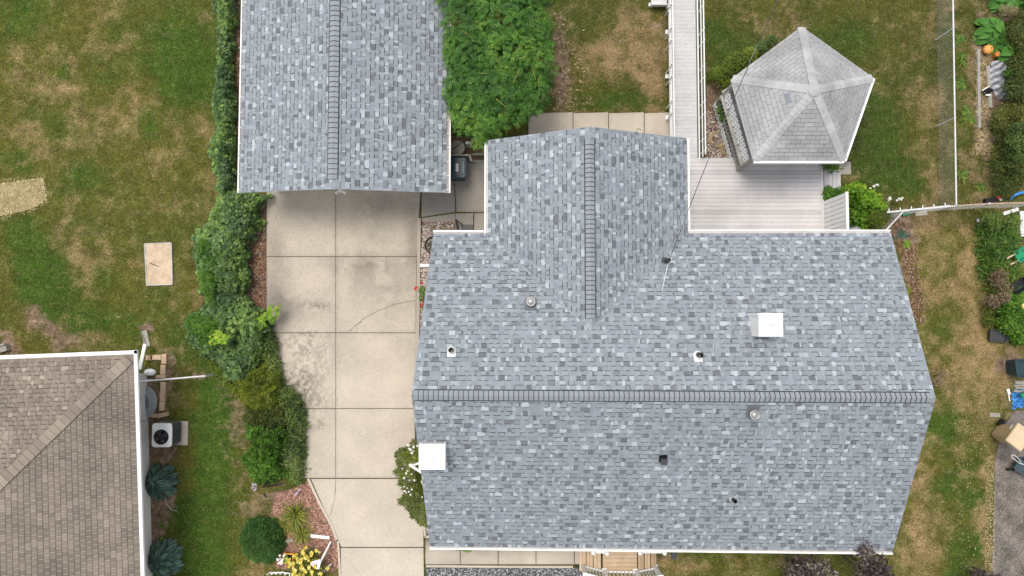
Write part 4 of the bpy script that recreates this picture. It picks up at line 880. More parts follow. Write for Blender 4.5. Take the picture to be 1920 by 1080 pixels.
# ---------------------------------------------------------------- lower garden by the driveway
mass('boxwood', 'round clipped dark green shrub on the mulch bed', 'shrub', [(491 + 43 * math.cos(a * .4488), 1012 + 46 * math.sin(a * .4488)) for a in range(14)], 9500, (.04, .07), LEAF['box'], .95, 20, kind='kite', aspect=.5, base=.42, cl=.2, f=3.4, rough=.42, wob=4, tilt=.5, spread=.16)
strap_plant('daylily', 'yellow green daylily clump at the centre of the mulch bed', 556, 964, 120, (.5, .95), (.028, .05), LEAF['lily'], 'daylilies on the mulch bed', lift=(.35, 1.1), droop=.5)
strap_plant('daylily', 'smaller daylily clump beside the round clipped shrub', 568, 1000, 90, (.4, .75), (.025, .045), LEAF['lily'], 'daylilies on the mulch bed', lift=(.3, 1.1), droop=.5)
strap_plant('daylily', 'straggly daylily leaves on the left of the mulch bed', 538, 984, 60, (.3, .6), (.016, .03), LEAF['lily'], 'daylilies on the mulch bed', lift=(.2, .9), droop=.4, shade=(.5, 1))
t = bush('yellow_flowers', 'bush covered in yellow blooms behind the garden sign', 'flowers', [lobe(572, 1055, .4, 22, .3), lobe(582, 1042, .45, 16, .3), lobe(560, 1065, .4, 18, .3), lobe(595, 1068, .35, 16, .3), lobe(580, 1078, .35, 22, .3)], 2400, None, (.04, .08), LEAF['spirea'], None, 'kite', .5, .3, inner=.4)
P, N, lv, k = crown_pts([lobe(572, 1055, .48, 24, .32), lobe(582, 1040, .5, 18, .3), lobe(560, 1062, .44, 20, .3), lobe(595, 1066, .4, 18, .3), lobe(580, 1078, .4, 24, .3)], 99, 0, 1.0)
flowers(t, P, (.05, .085), MAT['yellow'], 'bloom')
# white garden sign on a leaning post
sg = thing('garden_sign', 'white wooden post leaning over the yellow blooms with a small lettered board', 'sign', px(618, 1018, 0))
f = MB(); f.bar(px(620, 1016, .06), px(599, 1057, .75), .055, .055); f.bar(px(600, 1052, .7), px(596, 1067, .82), .08, .08); f.build('post', MAT['white'], sg)
A, B, C, D = px(600, 1049, .78), px(586, 1053, .78), px(581, 1061, .72), px(597, 1058, .72); nn = (B - A).cross(D - A).normalized(); nn = nn if nn.z > 0 else -nn
f = MB(); f.add([A, B, C, D, A - nn * .02, B - nn * .02, C - nn * .02, D - nn * .02], [(0, 1, 2, 3), (7, 6, 5, 4), (0, 4, 5, 1), (1, 5, 6, 2), (2, 6, 7, 3), (3, 7, 4, 0)]); bd = f.build('board', MAT['white'], sg)
f = MB()
for r, (q0, q1, s) in enumerate(((.12, .5, 0), (.55, .88, 1), (.15, .8, 1), (.2, .75, 0))):
    y = .2 + r * .19; W_ = lambda a, b: A.lerp(B, a).lerp(D.lerp(C, a), b) + nn * .004
    a = q0
    while a < q1: f.add([W_(a, y), W_(a + .05, y), W_(a + .05, y + .11), W_(a, y + .11)], [(0, 1, 2, 3) if (W_(a + .05, y) - W_(a, y)).cross(W_(a, y + .11) - W_(a, y)).dot(nn) > 0 else (3, 2, 1, 0)], s); a += .075
f.build('lettering', MAT['ink'], bd)
pt = thing('flower_pot', 'amber square stand holding a dark pot with white and cream flowers', 'flower pot', px(541, 1050, 0))
c = px(541, 1047, .3); f = MB()
for dx, dy, sx, sy in ((0, .15, .34, .04), (0, -.15, .34, .04), (.15, 0, .04, .26), (-.15, 0, .04, .26)): f.box((c.x + dx, c.y + dy, .3), (sx, sy, .04))
for dx in (-.15, .15):
    for dy in (-.15, .15): f.box((c.x + dx, c.y + dy, .15), (.035, .035, .28))
f.build('stand', MAT['amber'], pt)
f = MB(); f.lathe((c.x, c.y, 0), [(.09, .02), (.13, .3), (.14, .32), (.12, .32), (.11, .27), (0, .27)], 18); f.build('pot', MAT['black'], pt)
f = MB(); P = np.array([[c.x + random.gauss(-.03, .07), c.y + random.gauss(-.02, .06), .36 + random.random() * .06] for _ in range(60)]); leaf_cards(f, P, np.tile([0, 0, 1.], (60, 1)) + rng.normal(size=(60, 3)) * .4, .07, .04, rng.random(60)); f.build('leaves', LEAF['bright'], pt)
flowers(pt, [px(541 + random.uniform(-4, 5), 1051 + random.uniform(-5, 5), .42) for _ in range(9)], (.03, .045), MAT['yellow'], 'cream_flower')
flowers(pt, [px(526 + random.gauss(0, 4), 1049 + random.gauss(0, 5), .38) for _ in range(18)], (.03, .05), MAT['petal'], 'white_flower')
def log(name, label, a, b, wd, h, mat, cat='edging', group=None):
    mb = MB(); mb.bar(px(*a, h / 2), px(*b, h / 2), wd, h); o = mb.build(name, MAT[mat], loc=px(*a)); return tag(o, label, cat, group)
log('timber_edging', 'short white painted timber across the mulch bed, above the sign', (583, 1004), (618, 1008), .1, .09, 'white', 'timber')
log('timber_edging', 'weathered timber end beside the round clipped shrub', (533, 1015), (550, 1012), .09, .09, 'greywood', 'timber')
def pickets(label, path, n):
    t = thing('garden_fence', label, 'fence', px(*path[0], 0)); mb = MB()
    for a, b in zip(path[:-1], path[1:]): mb.bar(px(*a, .16), px(*b, .16), .035, .05)
    mb.build('rail', MAT['white'], t)
    for i in range(n):
        s = i / (n - 1) * (len(path) - 1); k = min(int(s), len(path) - 2); a, b = px(*path[k], 0), px(*path[k + 1], 0); p = a.lerp(b, s - k)
        m = MB(); m.box((p.x, p.y + .03, .12), (.05, .025, .24)); m.box((p.x, p.y + .03, .255), (.035, .025, .03)); m.build('picket', MAT['white'], t)
pickets('low white picket edging left of the yellow blooms', [(506, 1074), (530, 1073), (556, 1077)], 7)
pickets('low white picket edging right of the yellow blooms', [(607, 1070), (616, 1064), (621, 1058)], 5)
t = thing('lilac_flowers', 'lilac flower spike beside the driveway edge in the red mulch', 'flowers', px(556, 925, 0)); flowers(t, [px(553 + i * 1.2 + random.uniform(-1, 1), 929 - i * 1.5 + random.uniform(-1, 1), .2) for i in range(9)], (.02, .03), MAT['lilac'])
f = MB(); f.tube([px(556, 925, 0), px(558, 923, .18)], .006, 5); f.build('stalk', LEAF['fine'], t)
# black garden rake head-down bundle lying by the hedge, lilac blooms at its end
t = thing('iron_trellis', 'fan of thin black iron rods lying at the lower end of the hedge', 'trellis', px(492, 915, 0)); f = MB()
for a in ((505, 897), (510, 892), (520, 888), (528, 885), (530, 908), (535, 905)): f.tube([px(492, 914, .25), px(*a, .7)], .012, 5)
f.tube([px(508, 898, .5), px(530, 906, .5)], .01, 5); f.build('rods', MAT['black'], t)
f = MB(); f.bar(px(494, 925, .03), px(499, 933, .03), .05, .03); tag(f.build('garden_stake', MAT['black'], loc=px(495, 928)), 'short black stake lying on dry grass beside the iron rods', 'stake')
t = thing('lilac_flowers', 'pale lilac blooms on the lawn edge at the iron rods\' end', 'flowers', px(478, 910, 0)); flowers(t, [px(477 + random.gauss(0, 3), 910 + random.gauss(0, 5), .25) for i in range(12)], (.025, .035), MAT['lilac'])
f = MB(); [f.tube([px(480, 911, 0), px(477 + random.gauss(0, 3), 910 + random.gauss(0, 4), .24)], .005, 5) for _ in range(5)]; f.build('stalk', LEAF['fine'], t)

# shrub with white flowers against the chimney end
t = mass('flowering_shrub', 'loose green shrub dotted with white flowers at the house end by the chimney', 'shrub', [(746, 852), (766, 822), (806, 824), (812, 986), (790, 988), (770, 970), (755, 940), (742, 892)], 7800, (.045, .085), LEAF['spirea'], 1.35, 22, kind='kite', aspect=.5, base=.5, f=2.4, rough=.6, wob=10, tilt=.6, spread=.2)
flowers(t, [px(random.uniform(762, 785), random.uniform(834, 850), 1.3) for _ in range(9)] + [px(random.uniform(756, 796), random.uniform(855, 955), random.uniform(1.0, 1.4)) for _ in range(16)] + [px(random.uniform(752, 770), random.uniform(860, 930), .8) for _ in range(6)], (.025, .045), MAT['petal'])
t = bush('rose_bush', 'small rose bush with red flowers beside the house wall', 'rose bush', [lobe(793, 545, .7, 8, .3), lobe(794, 560, .7, 7, .3), lobe(797, 575, .6, 6, .3)], 500, None, (.04, .07), LEAF['fine'], None, 'kite', .55, .4)
flowers(t, [px(780 + random.uniform(-2, 3), 541 + random.uniform(-3, 3), .8) for _ in range(3)] + [px(791, 531, .9), px(792, 560, .9), px(793, 563, .9), px(790, 571, .8), px(794, 569, .85), px(791, 574, .7)], (.04, .06), MAT['red'])
bush('shrub', 'small bright green tuft poking out below the front gutter', 'shrub', [lobe(860, 1022, .9, 8, .2), lobe(875, 1023, .95, 10, .2), lobe(892, 1021, .9, 8, .2)], 700, None, (.06, .1), LEAF['bright'], 'small plants along the front', 'kite', .5, .35)

# dark purple shrubs in front of the house
def purple(label, lobes, n):
    return bush('purple_shrub', label, 'shrub', lobes, int(n * .6), None, (.11, .2), LEAF['purple'], 'dark purple shrubs along the front lawn', 'kite', .42, .38, (.5, .25), .4, .55, spread=.22)
purple('wide dark purple leaved shrub at the frame edge, front lawn', [lobe(1490, 1068, 1.2, 22, .5), lobe(1515, 1062, 1.3, 22, .5), lobe(1540, 1075, 1.1, 24, .5), lobe(1505, 1090, 1.2, 32, .5)], 1500)
purple('tall dark purple leaved shrub rising past the front gutter', [lobe(1620, 1028, 2.9, 11, .3), lobe(1625, 1050, 2.7, 16, .4), lobe(1640, 1058, 2.5, 20, .5), lobe(1620, 1075, 2.4, 22, .5), lobe(1645, 1085, 2.3, 24, .5)], 1500)
purple('small dark purple leaved shrub at the right end of the front lawn', [lobe(1832, 1080, .8, 14, .3), lobe(1860, 1085, .7, 14, .3)], 500)

# ---------------------------------------------------------------- neighbour's side yard
def hosta(label, u, v, r, n): return broad_plant('hosta', label, u, v, r + 4, int(n * 1.25), (.18, .3), LEAF['hosta'], 'hostas along the neighbour wall', h=.5)
hosta('blue green hosta below the air conditioner, against the grey wall', 303, 902, 33, 95); hosta('blue green hosta at the bottom of the grey wall', 311, 1045, 36, 105)
strap_plant('weed', 'small yellowed plant above the upper hosta', 296, 868, 26, (.12, .25), (.02, .04), LEAF['weed'], 'small weeds along the neighbour wall', shade=(.4, 1)); strap_plant('weed', 'small green weed between the two hostas', 303, 985, 16, (.1, .2), (.02, .04), LEAF['fine'], 'small weeds along the neighbour wall')
strap_plant('weed', 'lime leaved plant on top of the lower hosta', 305, 1012, 26, (.15, .26), (.03, .05), LEAF['bright'], 'small weeds along the neighbour wall', lift=(1.0, 1.5))
f = MB(); f.tube([px(308, 925, .05), px(312, 945, .02), px(322, 956, .02), px(332, 958, .02)], .008, 5); tag(f.build('cord', MAT['offwhite'], loc=px(312, 945)), 'thin white cord lying on the soil below the upper hosta', 'cord')
# air conditioner
ac = thing('air_conditioner', 'off-white air conditioner with a round fan grille beside the neighbour wall', 'air conditioner', px(322, 812, 0))
zt = .78; a, b = px(286, 794, zt), px(321, 838, zt); cx, cy = (a.x + b.x) / 2, (a.y + b.y) / 2; W, D = b.x - a.x, a.y - b.y
f = MB(); k = 8; r_ = .1; pts = []
for qx, qy, a0 in ((1, 1, 0), (-1, 1, 1), (-1, -1, 2), (1, -1, 3)):
    for i in range(5): an = (a0 + i / 4) * math.pi / 2; pts.append((cx + qx * (W / 2 - r_) + r_ * math.cos(an), cy + qy * (D / 2 - r_) + r_ * math.sin(an)))
f.prism(pts, .1, zt - .04, 0); body = f.build('body', MAT['alum'], ac)
f = MB(); f.prism([(cx + (x - cx) * 1.02, cy + (y - cy) * 1.02) for x, y in pts], zt - .05, zt); f.build('top_cover', MAT['offwhite'], ac)
f = MB()
for z in np.arange(.14, zt - .08, .05): f.box((cx + W / 2 + .006, cy - .06, z), (.012, D * .62, .03), shade=0); f.box((cx, cy - D / 2 - .006, z), (W * .75, .012, .03), shade=0)
f.box((cx + W / 2 + .012, cy + D * .36, .45), (.02, D * .2, .6), shade=.8)
f.build('louvres', MAT['charcoal'], ac)
fc = (cx - .02, cy - .06); R = .25
f = MB(); f.lathe((*fc, zt + .004), [(R, 0), (0, 0)], 28); fan = f.build('fan_well', MAT['black'], ac)
f = MB()
for i in range(4):
    a = i * 1.571 + .5; d = Vector((math.cos(a), math.sin(a), 0)); s = Vector((-d.y, d.x, 0)); c = Vector((*fc, zt + .012))
    f.add([c + d * .05 - s * .03, c + d * .2 - s * .1, c + d * .22 + s * .05, c + d * .05 + s * .04 + Vector((0, 0, .012))], [(0, 1, 2, 3)])
f.lathe((*fc, zt + .012), [(.05, 0), (.045, .02), (0, .02)], 14); f.build('fan_blade', MAT['charcoal'], fan)
f = MB()
for rr in (.07, .12, .17, .215, .25): f.tube([(fc[0] + rr * math.cos(t * .2618), fc[1] + rr * math.sin(t * .2618), zt + .035) for t in range(25)], .003, 4)
for i in range(8): f.tube([(*fc, zt + .04), (fc[0] + .27 * math.cos(i * .785), fc[1] + .27 * math.sin(i * .785), zt + .03)], .004, 4)
f.build('grille', MAT['black'], fan)
f = MB(); f.box(px(326, 812, .03), (.98, .82, .06)); tag(f.build('pad', MAT['concrete'], loc=px(326, 812)), 'square concrete pad under the air conditioner', 'pad')
# window well cover
t = thing('window_well', 'half-round well with a smoky clear plastic cover against the grey wall', 'window well', px(276, 755, 0)); c = px(272, 754, 0); R = .44
f = MB(); seg = 14; vs = [c + Vector((R * math.cos(-1.571 + 3.1416 * i / seg) * 1.0, R * 1.25 * math.sin(-1.571 + 3.1416 * i / seg), .12)) for i in range(seg + 1)] + [c + Vector((R * .55 * math.cos(-1.571 + 3.1416 * i / seg), R * .7 * math.sin(-1.571 + 3.1416 * i / seg), .2)) for i in range(seg + 1)]
f.add(vs, [(i, i + 1, seg + 2 + i, seg + 1 + i) for i in range(seg)], .8, True); f.add(vs[seg + 1:] + [c + Vector((0, 0, .24))], [(i, i + 1, seg + 1) for i in range(seg)], .35, True); f.build('cover', MAT['glass'], t)
f = MB(); f.tube([c + Vector((R * math.cos(-1.571 + 3.1416 * i / seg), R * 1.25 * math.sin(-1.571 + 3.1416 * i / seg), .1)) for i in range(seg + 1)], .035, 6); f.build('rim', MAT['greywood'], t)
# garden blocks round the little bed
for i, (u, v, w_, h_, r) in enumerate(((279, 671, 12, 9, 0), (292, 670, 19, 9, .0), (307, 673, 9, 18, 0), (305, 693, 9, 18, -.02), (301, 706, 18, 6, .03), (305, 726, 9, 19, 0), (304, 744, 9, 18, .02), (303, 762, 9, 16, 0), (287, 779, 18, 7, -.08), (305, 778, 19, 8, .25))):
    m = mpp(.1); c = px(u, v, .1); f = MB(); f.box((c.x, c.y, .05), (w_ * m, h_ * m, .1), r, shade=random.uniform(.5, 1)); o = f.build('garden_block', MAT['brick'], loc=(c.x, c.y, 0))
    tag(o, ['tan garden block nearest the white board', 'tan garden block at the top of the small planted bed', 'tan garden block at the top right corner of the small bed', 'tan garden block on the right of the small bed', 'tan garden block just above the steel fence rail', 'tan garden block just below the steel fence rail', 'tan garden block right of the window well, second below the rail', 'tan garden block right of the window well, third below the rail', 'tan garden block at the lower end of the window well', 'tilted tan garden block directly above the air conditioner'][i], 'block', 'tan blocks edging the neighbour bed')
f = MB(); f.bar(px(272, 645, .5), px(262, 692, .35), .11, .05); tag(f.build('board', MAT['white'], loc=px(266, 680)), 'long white board leaning beside the neighbour\'s roof corner', 'board')
f = MB(); f.bar(px(270, 620, .03), px(277, 650, .03), .2, .04); f.bar(px(265, 622, .05), px(276, 652, .05), .03, .06, .2); tag(f.build('plank', MAT['greywood'], loc=px(272, 635)), 'weathered grey plank lying on bare soil above the white board', 'plank')
f = MB(); c = px(281, 698, .12); f.lathe((c.x, c.y, .02), [(.02, 0), (.14, .02), (.16, .1), (.1, .18), (.02, .2)], 12, M=Matrix(((1.35, 0, 0), (0, .8, 0), (0, 0, 1)))); tag(f.build('sack', MAT['white'], loc=(c.x, c.y, 0)), 'small white sack beside the variegated plant', 'sack')
strap_plant('variegated_plant', 'small yellow and green plant inside the block edged bed', 279, 684, 34, (.12, .24), (.025, .05), LEAF['lily'], lift=(.5, 1.2))
strap_plant('weed', 'sparse yellowed weed just below the steel fence rail', 298, 722, 16, (.12, .22), (.015, .03), LEAF['lily'], 'small weeds along the neighbour wall')
t = thing('fence', 'low steel fence rail running from the neighbour house to the vine bank', 'fence', px(320, 712, 0)); f = MB(); f.tube([px(255, 716, 1), px(384, 705, 1)], .03, 8); f.build('rail', MAT['steel'], t)
for u, v in ((258, 716), (384, 705)): f = MB(); p = px(u, v, 1); f.tube([(p.x, p.y, 0), p], .03, 8); f.build('post', MAT['steel'], t)
def chainlink(parent, a, b, h, cell=.13, r=.0016):
    """woven diamonds between two ground points"""
    a, b = Vector(a), Vector(b); L = (b - a).length; d = (b - a) / L; mb = MB(); k = -h; n_ = Vector((-d.y, d.x, 0)) * r; up = Vector((0, 0, r))
    while k < L:
        for s in (1, -1):
            x0, x1 = (k, k + h) if s > 0 else (k + h, k); z0, z1 = .04, h; lo, hi = min(x0, x1), max(x0, x1); c0, c1 = max(lo, 0), min(hi, L)
            if c1 - c0 < .01: continue
            g = lambda x: z0 + (z1 - z0) * ((x - x0) / (x1 - x0))
            p, q = a + d * c0 + Vector((0, 0, g(c0))), a + d * c1 + Vector((0, 0, g(c1)))
            mb.add([p - n_, q - n_, q + n_, p + n_, p - up, q - up, q + up, p + up], [(0, 1, 2, 3), (4, 5, 6, 7)])
        k += cell
    return mb.build('mesh', MAT['wire'], parent)
# sandbox and straw patch
t = thing('sandbox', 'small timber framed sandbox on the dry lawn', 'sandbox', px(297, 494, 0)); q = [px(270, 457, .1), px(320, 455, .1), px(322, 533, .1), px(274, 535, .1)]; f = MB()
for i in range(4): f.bar(q[i] - Vector((0, 0, .065)), q[(i + 1) % 4] - Vector((0, 0, .065)), .035, .07, .9)
f.build('frame', MAT['greywood'], t)
f = MB(); nn_ = 22; vs = []
for i in range(nn_ + 1):
    for j in range(nn_ + 1):
        p = q[0].lerp(q[1], i / nn_).lerp(q[3].lerp(q[2], i / nn_), j / nn_); vs.append(Vector((p.x, p.y, .055 + .02 * (vnoise(np.array([p.x]), np.array([p.y]), 5, 2)[0] - .5) + .02 * (vnoise(np.array([p.x]), np.array([p.y]), 14, 3)[0] - .5))))
f.add(vs, [(i * (nn_ + 1) + j, i * (nn_ + 1) + j + 1, (i + 1) * (nn_ + 1) + j + 1, (i + 1) * (nn_ + 1) + j) for i in range(nn_) for j in range(nn_)], .5, True); f.build('sand', MAT['sand'], t)
f = MB(); f.tube([px(281, 493, .1), px(288, 496, .1), px(298, 500, .09)], [.014, .012, .008], 6); tag(f.build('stick', MAT['darkwood'], loc=px(290, 496)), 'dark stick lying on the sand in the sandbox', 'stick')
rag = []
for a, b in zip([(-8, 345), (40, 339), (80, 333), (87, 375), (60, 391), (-8, 407)], [(40, 339), (80, 333), (87, 375), (60, 391), (-8, 407), (-8, 345)]):
    for k in range(14): rag.append((a[0] + (b[0] - a[0]) * k / 14 + random.uniform(-2.2, 2.2), a[1] + (b[1] - a[1]) * k / 14 + random.uniform(-2.2, 2.2)))
poly_sheet('straw_patch', rag, .008, M('pale_straw', (.47, .42, .235), .9, 2.5, .22, 30, .25))
chips([(-8, 338), (84, 326), (94, 380), (62, 398), (-8, 414)], 420, .012, (.05, .12), (.006, .014), MAT['straw'], 'straw_blades', .02)
chips([(-4, 346), (80, 334), (86, 374), (60, 391), (-4, 406)], 2200, .01, (.05, .14), (.006, .014), MAT['straw'], 'straw_blades', .02)
f = MB(); f.box(px(6, 654, .1), (.35, .22, .2), .3); f.box(px(-2, 648, .24), (.4, .06, .05), .3); tag(f.build('wooden_crate', MAT['greywood'], loc=px(6, 654)), 'weathered wooden crate at the corner of the neighbour\'s roof, left frame edge', 'crate')

#@@PART4

# ---------------------------------------------------------------- between garage and wing
bn_ = thing('trash_bin', 'dark teal wheeled bin with a white sticker, half under the garage gutter', 'bin', px(855, 315, 0))
zt = 1.02; a, b = px(834, 293, zt), px(875, 334, zt); cx, cy = (a.x + b.x) / 2, (a.y + b.y) / 2; W, D = b.x - a.x, a.y - b.y
def rrect(cx, cy, W, D, r, n=5): return [(cx + qx * (W / 2 - r) + r * math.cos((a0 + i / (n - 1)) * math.pi / 2), cy + qy * (D / 2 - r) + r * math.sin((a0 + i / (n - 1)) * math.pi / 2)) for qx, qy, a0 in ((1, 1, 0), (-1, 1, 1), (-1, -1, 2), (1, -1, 3)) for i in range(n)]
def loft(mb, rings, shade=.5, cap=True):
    n = len(rings[0][0]); vs = [Vector((x, y, z)) for P, z in rings for x, y in P]
    mb.add(vs, [(i * n + k, i * n + (k + 1) % n, (i + 1) * n + (k + 1) % n, (i + 1) * n + k) for i in range(len(rings) - 1) for k in range(n)], shade)
    if cap: mb.add([Vector((x, y, rings[-1][1])) for x, y in rings[-1][0]], [tuple(range(n))], shade)
f = MB(); loft(f, [(rrect(cx, cy, W * .72, D * .72, .06), .04), (rrect(cx, cy, W * .9, D * .9, .08), .95)], .3); f.build('body', MAT['teal'], bn_)
f = MB(); loft(f, [(rrect(cx, cy, W, D, .1), .94), (rrect(cx, cy, W, D, .1), .98), (rrect(cx, cy, W * .9, D * .9, .09), 1.0), (rrect(cx, cy, W * .88, D * .88, .09), .985)], .5)
f.box((cx - .06, cy + .01, 1.0), (W * .5, D * .8, .04), shade=.3); loft(f, [(rrect(cx + .25, cy, W * .14, D * .66, .04), .99), (rrect(cx + .25, cy, W * .1, D * .6, .03), 1.03)], .9); f.build('lid', MAT['teal'], bn_)
f = MB(); c = px(857, 314, 1.03); f.box(c, (.085, .26, .006)); st = f.build('sticker', MAT['offwhite'], bn_)
f = MB()
for i, y in enumerate((.085, .03, -.03, -.085)): f.box(c + Vector((.0, y, .006)), (.035, .012, .004)); f.box(c + Vector((.014 * (1 if i % 2 else -1), y + .014, .006)), (.012, .03, .004))
f.build('lettering', MAT['charcoal'], st)
for dy in (-.22, .22): f = MB(); f.lathe((cx - .12, cy + dy, .12), [(.12, -.03), (.12, .03), (0, .03)], 16, M=Matrix(((1, 0, 0), (0, 0, 1), (0, 1, 0)))); f.build('wheel', MAT['black'], bn_)
f = MB(); f.tube([px(850, 337, .95), px(862, 337, .95)], .016, 6); f.build('handle', MAT['black'], bn_)
t = thing('barrel', 'round barrel with a pale cracked lid behind the dark bin', 'barrel', px(857, 277, 0)); c = px(857, 277, .8); f = MB()
f.lathe((c.x, c.y, 0), [(.22, 0), (.25, .3), (.24, .75), (.25, .78)], 22); f.build('body', MAT['charcoal'], t)
f = MB(); f.lathe((c.x, c.y, .78), [(.26, -.02), (.26, .02), (.24, .03), (0, .03)], 24); lid = f.build('lid', MAT['concdark'], t)
f = MB(); f.bar(c + Vector((-.2, -.1, .035)), c + Vector((.15, .16, .035)), .018, .006); f.build('crack', MAT['black'], lid)
t = thing('gate', 'low dark timber gate across the gap behind the wheeled bin', 'gate', px(870, 296, 0)); f = MB()
f.bar(px(838, 291, .9), px(880, 291, .9), .05, .06); f.bar(px(838, 291, .3), px(880, 291, .3), .04, .06)
for u in range(840, 880, 5): p = px(u, 291, .9); f.box((p.x, p.y, .48), (.07, .02, .84), shade=.2)
f.build('panel', MAT['greywood'], t)
f = MB(); p = px(881, 292, .95); f.bar((p.x, p.y, 0), p, .06, .06); f.bar(px(880, 292, .9), px(884, 302, .9), .05, .05); f.build('post', MAT['greywood'], t)
t = thing('gate', 'short dark retaining board between the bin gate and the wing', 'board', px(898, 300, 0)); f = MB(); f.bar(px(884, 290, .3), px(915, 289, .3), .06, .1); f.bar(px(884, 302.5, .06), px(915, 303, .06), .06, .06); f.build('board', MAT['greywood'], t); t.name = 'retaining_board'
poly_sheet('soil_strip', [(845, 255), (925, 255), (925, 302), (845, 302)], .012, MAT['soil'])
f = MB(); f.box(px(879, 271, .5), (.2, .08, .5)); tag(f.build('utility_box', MAT['offwhite'], loc=px(879, 271)), 'small white box peeking out under the tree crown', 'box')
# railing and mat by the side door, window well with a plant
t = thing('handrail', 'short black iron handrail on the side path next to the black mat', 'handrail', px(858, 425, 0)); f = MB()
for k in range(5): p = px(858 + k * .4, 417 + k * 5.5, .1); f.tube([(p.x, p.y, .05), (p.x, p.y, .62)], .012, 5)
a, b = px(857.5, 416, .1), px(860, 442, .1)
for z in (.2, .62): f.tube([(a.x, a.y, z), (b.x, b.y, z)], .022, 6)
f.tube([(a.x, a.y, .62), (a.x + .16, a.y - .1, .3), (a.x + .18, a.y - .12, .06)], .018, 6); f.build('rails', MAT['black'], t)
a, b = px(865, 421, .07), px(887, 450, .07); f = MB(); f.box(((a.x + b.x) / 2, (a.y + b.y) / 2, .068), (b.x - a.x, a.y - b.y, .02)); tag(f.build('doormat', MAT['black'], loc=((a.x + b.x) / 2, (a.y + b.y) / 2, 0)), 'black rubber mat on the side path by the short handrail', 'mat')
t = thing('window_well', 'round black rimmed well beside the gravel, partly under the roof edge', 'window well', px(813, 460, 0)); c = px(815, 460, .1); f = MB(); f.tube([c + Vector((.34 * math.cos(i * .2618), .30 * math.sin(i * .2618), 0)) for i in range(25)], .022, 6); f.lathe((c.x, c.y, 0), [(.34, .08), (.34, .0)], 24); f.build('rim', MAT['black'], t)
f = MB(); f.lathe((c.x, c.y, .036), [(.33, 0), (0, 0)], 24); f.build('floor', MAT['darkwood'], t)
bush('weed', 'green weeds growing inside the black rimmed well', 'plant', [lobe(812, 465, .08, 6, .06), lobe(808, 458, .08, 5, .05)], 160, None, (.03, .06), LEAF['weed'], None, trunk=False)
strap_plant('weed', 'dry brown tuft on the gravel above the corner gutter', 813, 428, 40, (.1, .25), (.01, .02), LEAF['dry'], 'tufts in the side gravel bed'); strap_plant('weed', 'low green tuft in the gravel near the black handrail', 833, 428, 40, (.08, .2), (.012, .025), LEAF['weed'], 'tufts in the side gravel bed')
strap_plant('weed', 'sprawling weed growing over the rear path behind the wing', 1190, 240, 30, (.15, .4), (.02, .04), LEAF['weed'], None, lift=(.1, .6))

# ---------------------------------------------------------------- ramp
rp = thing('ramp', 'long pale boarded access ramp with white double handrails', 'ramp', px(1285, 150, 0)); ZD = .35
x0, x1 = px(1261, 300, ZD).x, px(1308, 300, ZD).x; y0, y1 = px(1285, 299, ZD).y, px(1285, -45, ZD).y
f = MB(); y = y0
while y < y1: f.box(((x0 + x1) / 2, y + .066, ZD - .015), (x1 - x0, .133, .03), shade=random.uniform(.42, .62)); y += .137
f.build('boards', MAT['rampwood'], rp)
f = MB()
for x in (x0 + .05, (x0 + x1) / 2, x1 - .05): f.box((x, (y0 + y1) / 2, ZD - .13), (.04, y1 - y0, .2))
f.build('joist', MAT['greywood'], rp)
def ramp_side(x, sgn, lab):
    f = MB()
    for z, ww, hh in ((ZD + .03, .03, .12), (.72, .022, .08), (1.06, .028, .08)): f.box((x + (0 if z < .5 else sgn * .03), (y0 + y1) / 2, z), (ww, y1 - y0 - .02, hh))
    f.build('handrail', MAT['white'], rp)
    y = y0 + .2; k = 0
    while y < y1:
        f = MB(); f.box((x + sgn * .06, y, .53), (.03, .03, 1.04)); f.build('post', MAT['offwhite'], rp); y += .84 if k % 2 else .42; k += 1
ramp_side(x0 - .07, -1, 'left'); ramp_side(x1 + .05, 1, 'right')
for v in (62, 145, 222):
    p = px(1250, v, 0); f = MB(); f.box((p.x, p.y, .06), (.13, .14, .12)); f.build('footing', MAT['offwhite'], rp)
a = px(1222, 7, ZD); f = MB(); y = a.y
while y < y1: f.box(((a.x + x0) / 2 - .08, y + .066, ZD - .015), (x0 - a.x - .12, .13, .03), shade=random.uniform(.6, 1)); y += .136
f.box(((a.x + x0) / 2 - .06, a.y - .02, ZD - .06), (x0 - a.x - .1, .04, .16), shade=1); f.build('landing', MAT['rampwood'], rp)
f = MB(); p = px(1219, 11, 0); f.box((p.x, p.y, .06), (.14, .12, .12)); p2 = px(1252, 14, 0); f.box((p2.x, p2.y, .06), (.13, .14, .12)); f.build('footing', MAT['offwhite'], rp)

# ---------------------------------------------------------------- deck, steps, privacy panel
dkT = thing('deck', 'grey composite deck filling the corner behind the house', 'deck', px(1415, 370, 0)); ZK = .42
x0, x1 = px(1280, 350, ZK).x, px(1539.5, 350, ZK).x; yb, yt = TL.y - .3, px(1400, 297, ZK).y
f = MB(); f.box(((x0 + x1) / 2, yt - .07, ZK - .014), (x1 - x0, .135, .028), shade=.55); y = yt - .145
while y > yb: f.box(((x0 + x1) / 2, y - .066, ZK - .015), (x1 - x0, .132, .03), shade=random.uniform(.32, .8)); y -= .139
f.build('boards', MAT['composite'], dkT)
f = MB(); f.box((x1 + .045, (yt + yb) / 2, ZK - .015), (.085, yt - yb, .032), shade=.75); f.box((x1 + .07, (yt + yb) / 2, ZK - .18), (.03, yt - yb, .29), shade=.35); f.box(((x0 + x1) / 2, yt + .015, ZK - .18), (x1 - x0, .03, .29), shade=.35); f.build('border', MAT['composite'], dkT)
stp = thing('steps', 'two grey composite steps down from the deck to the lawn', 'steps', px(1560, 335, 0))
ya, ybb = px(1560, 317, .28).y, px(1560, 353, .28).y
